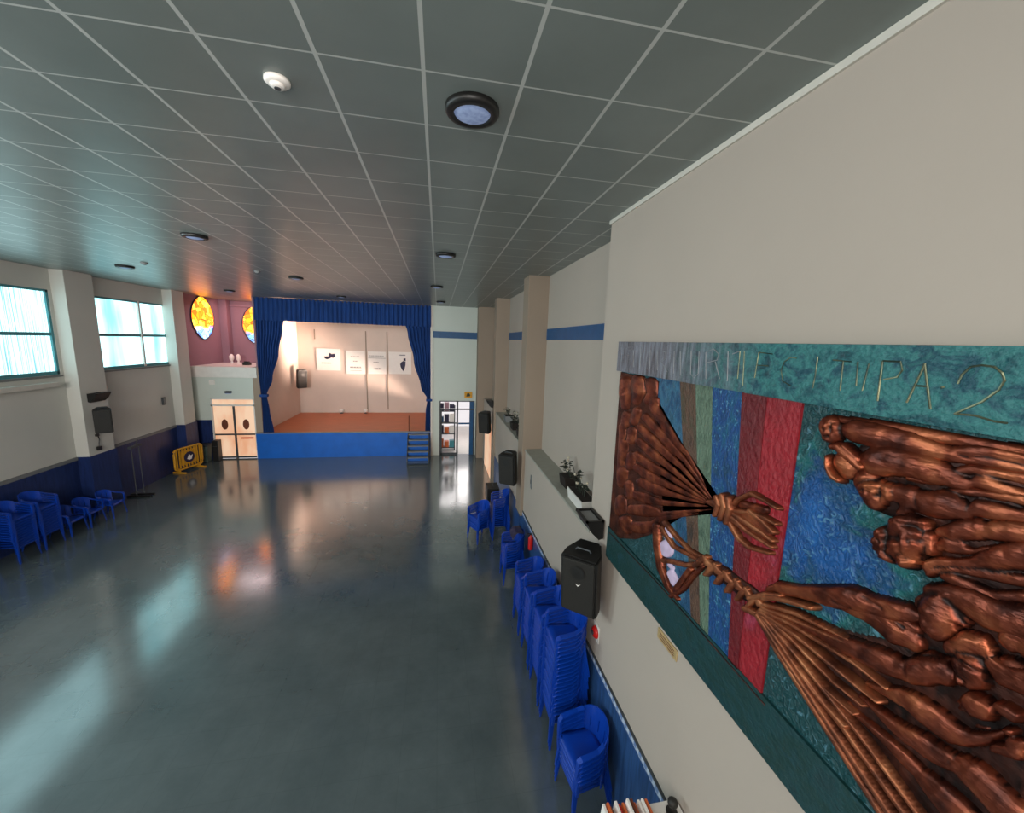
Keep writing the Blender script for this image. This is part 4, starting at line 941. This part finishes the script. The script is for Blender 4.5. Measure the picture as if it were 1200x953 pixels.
# lower group
relief('relief_figure', [[(1106,714,21),(1110,724,24),(1114,730,22)],[(1086,703,7),(1096,696,7),(1110,690,8),(1126,693,9),(1140,703,10)],[(1095,690,7),(1120,694,12),(1145,704,16),(1170,718,19),(1205,728,22),(1260,745,28),(1420,800,50)],
    [(1084,707,6),(1090,716,6)],[(1091,722,7),(1094,728,6)],[(1128,712,7),(1140,722,7),(1141,730,6)],[(1118,738,8),(1131,742,6)]], .78, .07, seed=9,
    dents=[((1092,719,4),(1095,722,4),.8),((1124,709,2),(1143,733,2.5),1.2),((1130,718,1.8),(1137,737,1.8),1.1),((1097,741,2),(1110,743,2),.8),((1119,712,2),(1124,735,2),.7),((1150,735,3),(1210,750,3),.7)])
relief('relief_arm', [[(906,690,5),(916,688,7),(928,691,8),(940,693,8),(950,694,9)],[(950,694,9),(965,696,11),(985,699,14),(1000,700,15),(1012,703,14),(1022,707,12)],[(1020,706,12),(1038,711,12),(1052,715,13),(1068,718,12),(1082,722,8)],[(1000,697,12),(1030,716,8),(1052,728,6)]], .85, .06, seed=10,
    dents=[((986,704,2.5),(1005,712,3),1),((1020,698,2.5),(1044,712,2),1)])
relief('relief_arm', [[(985,708,4),(1006,714,8),(1022,719,10),(1036,726,12),(1048,733,14),(1058,741,15),(1072,748,12),(1080,755,10)],[(1062,728,8),(1078,738,8)]], .85, .05, seed=11, dents=[((1050,722,2),(1068,736,2.5),.9)])
relief('relief_figure', [[(930,728,3),(952,736,5),(970,742,6.5),(985,749,9),(1000,756,11),(1018,763,12),(1034,770,14),(1050,777,14),(1064,783,13)],[(1066,783,13),(1080,785,17),(1096,786,18),(1108,786,16),(1120,792,12)],[(1076,768,3),(1095,765,3.5),(1118,773,3.5)]], .85, .07, seed=12, dents=[((1072,774,2),(1074,798,3),.8)])
relief('relief_figure', [[(1126,756,11),(1141,752,15),(1158,755,14),(1166,762,10)],[(1140,775,14),(1148,780,17),(1154,788,15)],[(1133,789,6),(1136,800,5)],[(1128,768,5),(1148,772,4),(1165,786,3.5)],[(1150,800,9),(1162,800,8)],[(1172,775,9),(1190,790,14),(1230,800,20),(1420,880,50)]], .8, .09, seed=13,
    dents=[((1126,763,2.2),(1166,786,2.2),1.3),((1134,781,2),(1152,797,2),1),((1136,746,1.6),(1160,750,1.6),.6)])
relief('relief_figure', [[(1192,745,13),(1200,752,14)],[(1184,772,6),(1192,777,10),(1205,784,12),(1300,830,30)],[(1206,748,14),(1240,765,24),(1420,830,40)]], .8, .08, seed=14, dents=[((1186,760,3),(1206,768,3),1)])
relief('relief_hand', [[(1150,818,11),(1160,826,14),(1170,832,12)],[(1133,820,3.5),(1143,826,4)],[(1136,828,4),(1144,831,4)],[(1146,815,5),(1160,819,5)],[(1182,824,6),(1192,830,8),(1204,838,8)]], .9, .12, seed=15)
relief('relief_hand', [[(1180,874,7),(1192,876,8),(1210,880,10)],[(1190,853,5),(1198,856,6)],[(1196,866,6),(1215,870,8)]], .9, .12, seed=16)
relief('relief_arm', [[(1020,800,3),(1040,807,6),(1060,813,10),(1077,821,12),(1092,832,14),(1106,842,14.5),(1118,852,14),(1128,859,13),(1142,864,11),(1160,865,9),(1172,862,8),(1186,857,6)]], .9, .07, seed=17)
relief('relief_arm', [[(1012,815,2.5),(1026,824,4),(1042,837,6),(1058,850,8),(1074,860,10.5),(1088,868,11.5),(1100,877,12),(1114,885,12.5),(1126,891,12)],[(1124,889,11),(1138,895,13),(1150,904,16),(1164,916,17.5),(1185,938,18),(1205,958,19),(1260,1030,30)]], .9, .08, seed=18, dents=[((1118,898,2),(1132,883,2.5),.9)])
relief('relief_arm', [[(996,822,2.5),(1010,838,4),(1028,852,5),(1049,870,6.5),(1066,886,8),(1081,900,8.5)],[(1080,900,7),(1094,913,11),(1108,927,14),(1124,943,16),(1145,965,18),(1200,1020,24)]], .9, .06, seed=19)
relief('relief_arm', [[(1066,892,3),(1090,905,4),(1120,928,4.5),(1150,958,5),(1180,990,6)],[(1150,850,3),(1165,853,3)]], .8, .05, seed=20)

# left group: many small bodies heaving on the upper rope
relief('relief_figures', [[(734,448,8),(735,462,9),(734,476,6)],[(749,446,8),(750,458,9),(747,470,6)],[(765,449,8),(766,461,7),(760,470,5)],[(735,487,6),(734,497,6)],[(742,505,6),(741,516,6)],[(733,520,6),(732,534,6)],[(741,534,6),(740,546,6)],[(731,553,7),(730,565,7)],[(738,568,6),(739,580,6)],[(729,586,7),(729,598,8)],[(734,612,9),(738,620,7)],
    [(748,482,6),(744,494,6)],[(768,470,7),(768,480,6)],[(731,500,5),(728,560,5)]], .6, .012, seed=21, rough=.14)
arms = [[(768,478,7),(780,497,7),(794,518,6),(806,532,4),(838,588,2)],[(758,488,6),(776,508,7),(792,527,6),(804,540,4),(838,589,2)],[(752,500,6),(770,518,7),(786,534,6),(800,548,4),(838,590,2)],[(750,516,6),(768,532,7),(782,544,5),(838,591,2)],
        [(747,532,6),(764,545,7),(780,554,5),(838,592,2)],[(748,548,6),(766,560,8),(784,568,5),(838,593,2)],[(752,566,7),(770,574,9),(786,580,5),(838,594,2)],[(744,580,7),(760,584,8),(776,588,5),(838,595,2)],
        [(742,598,8),(758,598,10),(770,599,8),(776,603,5),(838,597,2)],[(738,617,8),(754,618,10),(766,616,8),(774,608,5),(838,599,2)]]
arms = [[(u, v+1.2*math.sin(u*.35+k), r*.82) for u, v, r in a] for k, a in enumerate(arms)]
for k, a in enumerate(arms): relief('relief_arm', [a], .5, .02+.004*(k % 3), 'copper', .008, 8, .09, 30+k)
relief('rope_knot', [[(836,588,4),(850,592,7),(862,598,7)]], .6, .04, 'rope', .007, 8, .08, 41)
for k, c in enumerate([[(848,582,3),(851,592,3.4),(847,603,3)],[(855,580,3.2),(858,594,3.6),(853,608,3.2)],[(862,583,3.2),(865,597,3.6),(860,612,3.2)]]):
    relief('rope_wrap', [c], .9, .07, 'rope', .006, 8, .04, 44+k)
for k, c in enumerate([[(862,594,3),(872,584,3),(887,578,3),(902,586,2.6),(919,596,2.4)],[(862,598,4),(885,600,3),(900,605,3),(917,614,2.6)],[(885,598,3),(902,612,3),(914,624,2.6)],[(866,602,4),(885,614,3.4),(900,624,3),(913,634,2.6)],[(864,606,4),(882,622,3.2),(898,632,3),(912,641,2.6)],[(860,610,3.4),(872,630,3),(884,641,3),(909,648,2.6)]]):
    relief('rope_strand', [c], .9, .05, 'rope', .007, 5, .1, 50+k)
relief('copper_web', [[(866,600,8),(884,612,12),(900,622,12)],[(876,592,6),(900,598,6)]], .2, .04, 'copper', .009, 5, .2, 60)
# lower rope: braided middle, mask-like loop, fan of strands
relief('rope_braid', [[(822,654,6),(850,672,9),(880,695,10),(902,712,8)]], .4, .02, 'copper_dark', .008, 8, .05, 69)
for k in range(13):
    u, v = 826+k*6.2, 656+k*4.7; w = 8+2*math.sin(k*.25)
    relief('rope_braid', [[(u-2,v-w,3),(u+3,v-1,4.2),(u+9,v+3,3)]] if k % 2 else [[(u-6,v+w*.8,3),(u,v+1,4.2),(u+7,v-3,3)]], .9, .045, 'rope', .006, 8, .03, 70+k)
for k, c in enumerate([[(782,612,2.6),(798,632,2.6),(812,645,2.6),(828,654,2.6)],[(778,618,2.6),(792,640,2.6),(826,658,2.6)],[(776,656,3),(790,658,3),(806,662,3),(826,661,3)],[(790,698,3),(804,690,3),(814,676,3),(827,664,3)],[(796,690,4),(806,676,4),(812,668,4)],[(772,616,4),(773,640,4),(777,665,4),(786,688,3),(797,702,2.4)]]):
    relief('rope_strand', [c], .9, .03, 'copper' if k > 2 else 'rope', .007, 5, .1, 90+k)
m = pmat('lilac_enamel', (196,176,204), .4, var=.15, scale=12)
relief('lilac_inlay', [[(784,620,4),(785,628,5.5)],[(782,640,7.5),(784,646,7.5)],[(786,662,3),(790,666,3)],[(788,672,5),(793,682,5.5)],[(786,690,2.5),(797,702,2)]], .35, .02, m, .007, 5, .05, 97)
for k, c in enumerate([[(902,708,3),(920,712,3),(940,718,3),(975,735,2.6),(1005,750,2)],[(902,712,3),(930,722,2.6),(1000,752,2.4),(1040,774,2)],[(900,714,3),(935,730,2.6),(1010,775,2.4),(1050,806,2)],[(900,716,3),(940,742,2.6),(1000,790,2.4),(1040,822,2)],
    [(898,717,3),(935,748,2.6),(985,798,2.2),(1020,826,2)],[(898,718,3),(930,752,2.6),(975,806,2.4),(1010,836,2.2)],[(897,719,3),(925,756,2.6),(960,806,2.6),(1000,850,2.6)],[(896,720,3),(925,764,2.8),(990,858,3),(1062,962,3.4)],[(895,720,3),(918,762,2.8),(975,850,3),(1048,962,3.4)],
    [(897,719,3),(928,762,2.6),(1000,855,3),(1078,962,3.2)],[(898,717,3),(945,770,2.4),(1020,862,2.6),(1095,962,3)],[(905,700,4),(918,700,4),(935,704,3.4),(960,712,3)],[(880,712,4),(900,722,4),(912,730,3)],[(886,700,4),(905,697,5),(922,698,4)]]):
    relief('rope_strand', [c], .9, .05+.004*(k % 4), 'rope', .007, 5, .08, 110+k)
bm = bmesh.new(); tube(bm, [(XM-.022,)+tuple(on_wall(u, v)) for u, v in ((716,624),(770,680),(823,739),(900,826))], .006, 6); obj('scratched_line', bm, 'copper_dark', mural)

# ------------------------------------------------------------------ light
def area(name, loc, direction, sx, sy_, power, col=(1,1,1), spread=180):
    l = bpy.data.lights.new(name, 'AREA'); l.shape = 'RECTANGLE'; l.size = sx; l.size_y = sy_; l.energy = power; l.color = col; l.spread = math.radians(spread)
    o = bpy.data.objects.new(name, l); C.objects.link(o); o.location = loc
    o.rotation_euler = Vector(direction).to_track_quat('-Z', 'Z').to_euler(); return o
area('window_light', (XL+.15, .6, -.2), (1, 0, -.12), 5.0, 2.3, 420, (.86,.97,1))
area('window_light', (XL+.15, 6.3, -.2), (1, 0, -.12), 4.2, 2.3, 420, (.86,.97,1))
area('rear_fill', (-3.0, -3.0, 1.2), (.12, 1, -.42), 9, 1.8, 440, (1,.94,.87))  # fill lamp added behind the camera, standing in for unseen rear windows
area('outside_light', (1.3, 22.5, -2.5), (-.1, -1, -.35), 2.4, 2.4, 85, (1,.95,.92))
area('alcove_light', (-9.4, 20.9, 1.45), (0, .2, -1), 1.6, 1.6, 44, (1,.78,.8))
area('stage_beam', (-.45, 21.8, -2.6), (-.9, .22, .38), 4.0, 3.2, 240, (1,.74,.60), 22)  # unseen lamp added behind the curtain to shape the slanting light edge
area('stage_fill', (-4.2, 20.2, 1.4), (0, .5, -1), 5, 1.0, 50, (1,.9,.84))
w = bpy.data.worlds.new('world'); bpy.context.scene.world = w; w.use_nodes = True
bg = w.node_tree.nodes['Background']; bg.inputs[0].default_value = (.95,.9,.92,1); bg.inputs[1].default_value = .95
sc = bpy.context.scene
sc.view_settings.view_transform = 'Standard'; sc.view_settings.look = 'None'; sc.view_settings.exposure = 0
sc.cycles.use_denoising = True
sc.cycles.max_bounces = 6; sc.cycles.diffuse_bounces = 4; sc.cycles.glossy_bounces = 3; sc.cycles.sample_clamp_indirect = 6

area('rear_fill', (-1.2, -3.4, 0), (-.8, .9, -.05), 5, 2.2, 400, (1,.97,.93))  # added fill lamp, brightens the left wall
area('rear_fill_far', (-5.0, -3.6, .3), (.02, 1, -.1), 5, 2.2, 185, (1,.97,.94), 55)  # added narrow fill lamp, lifts the stage end of the hall
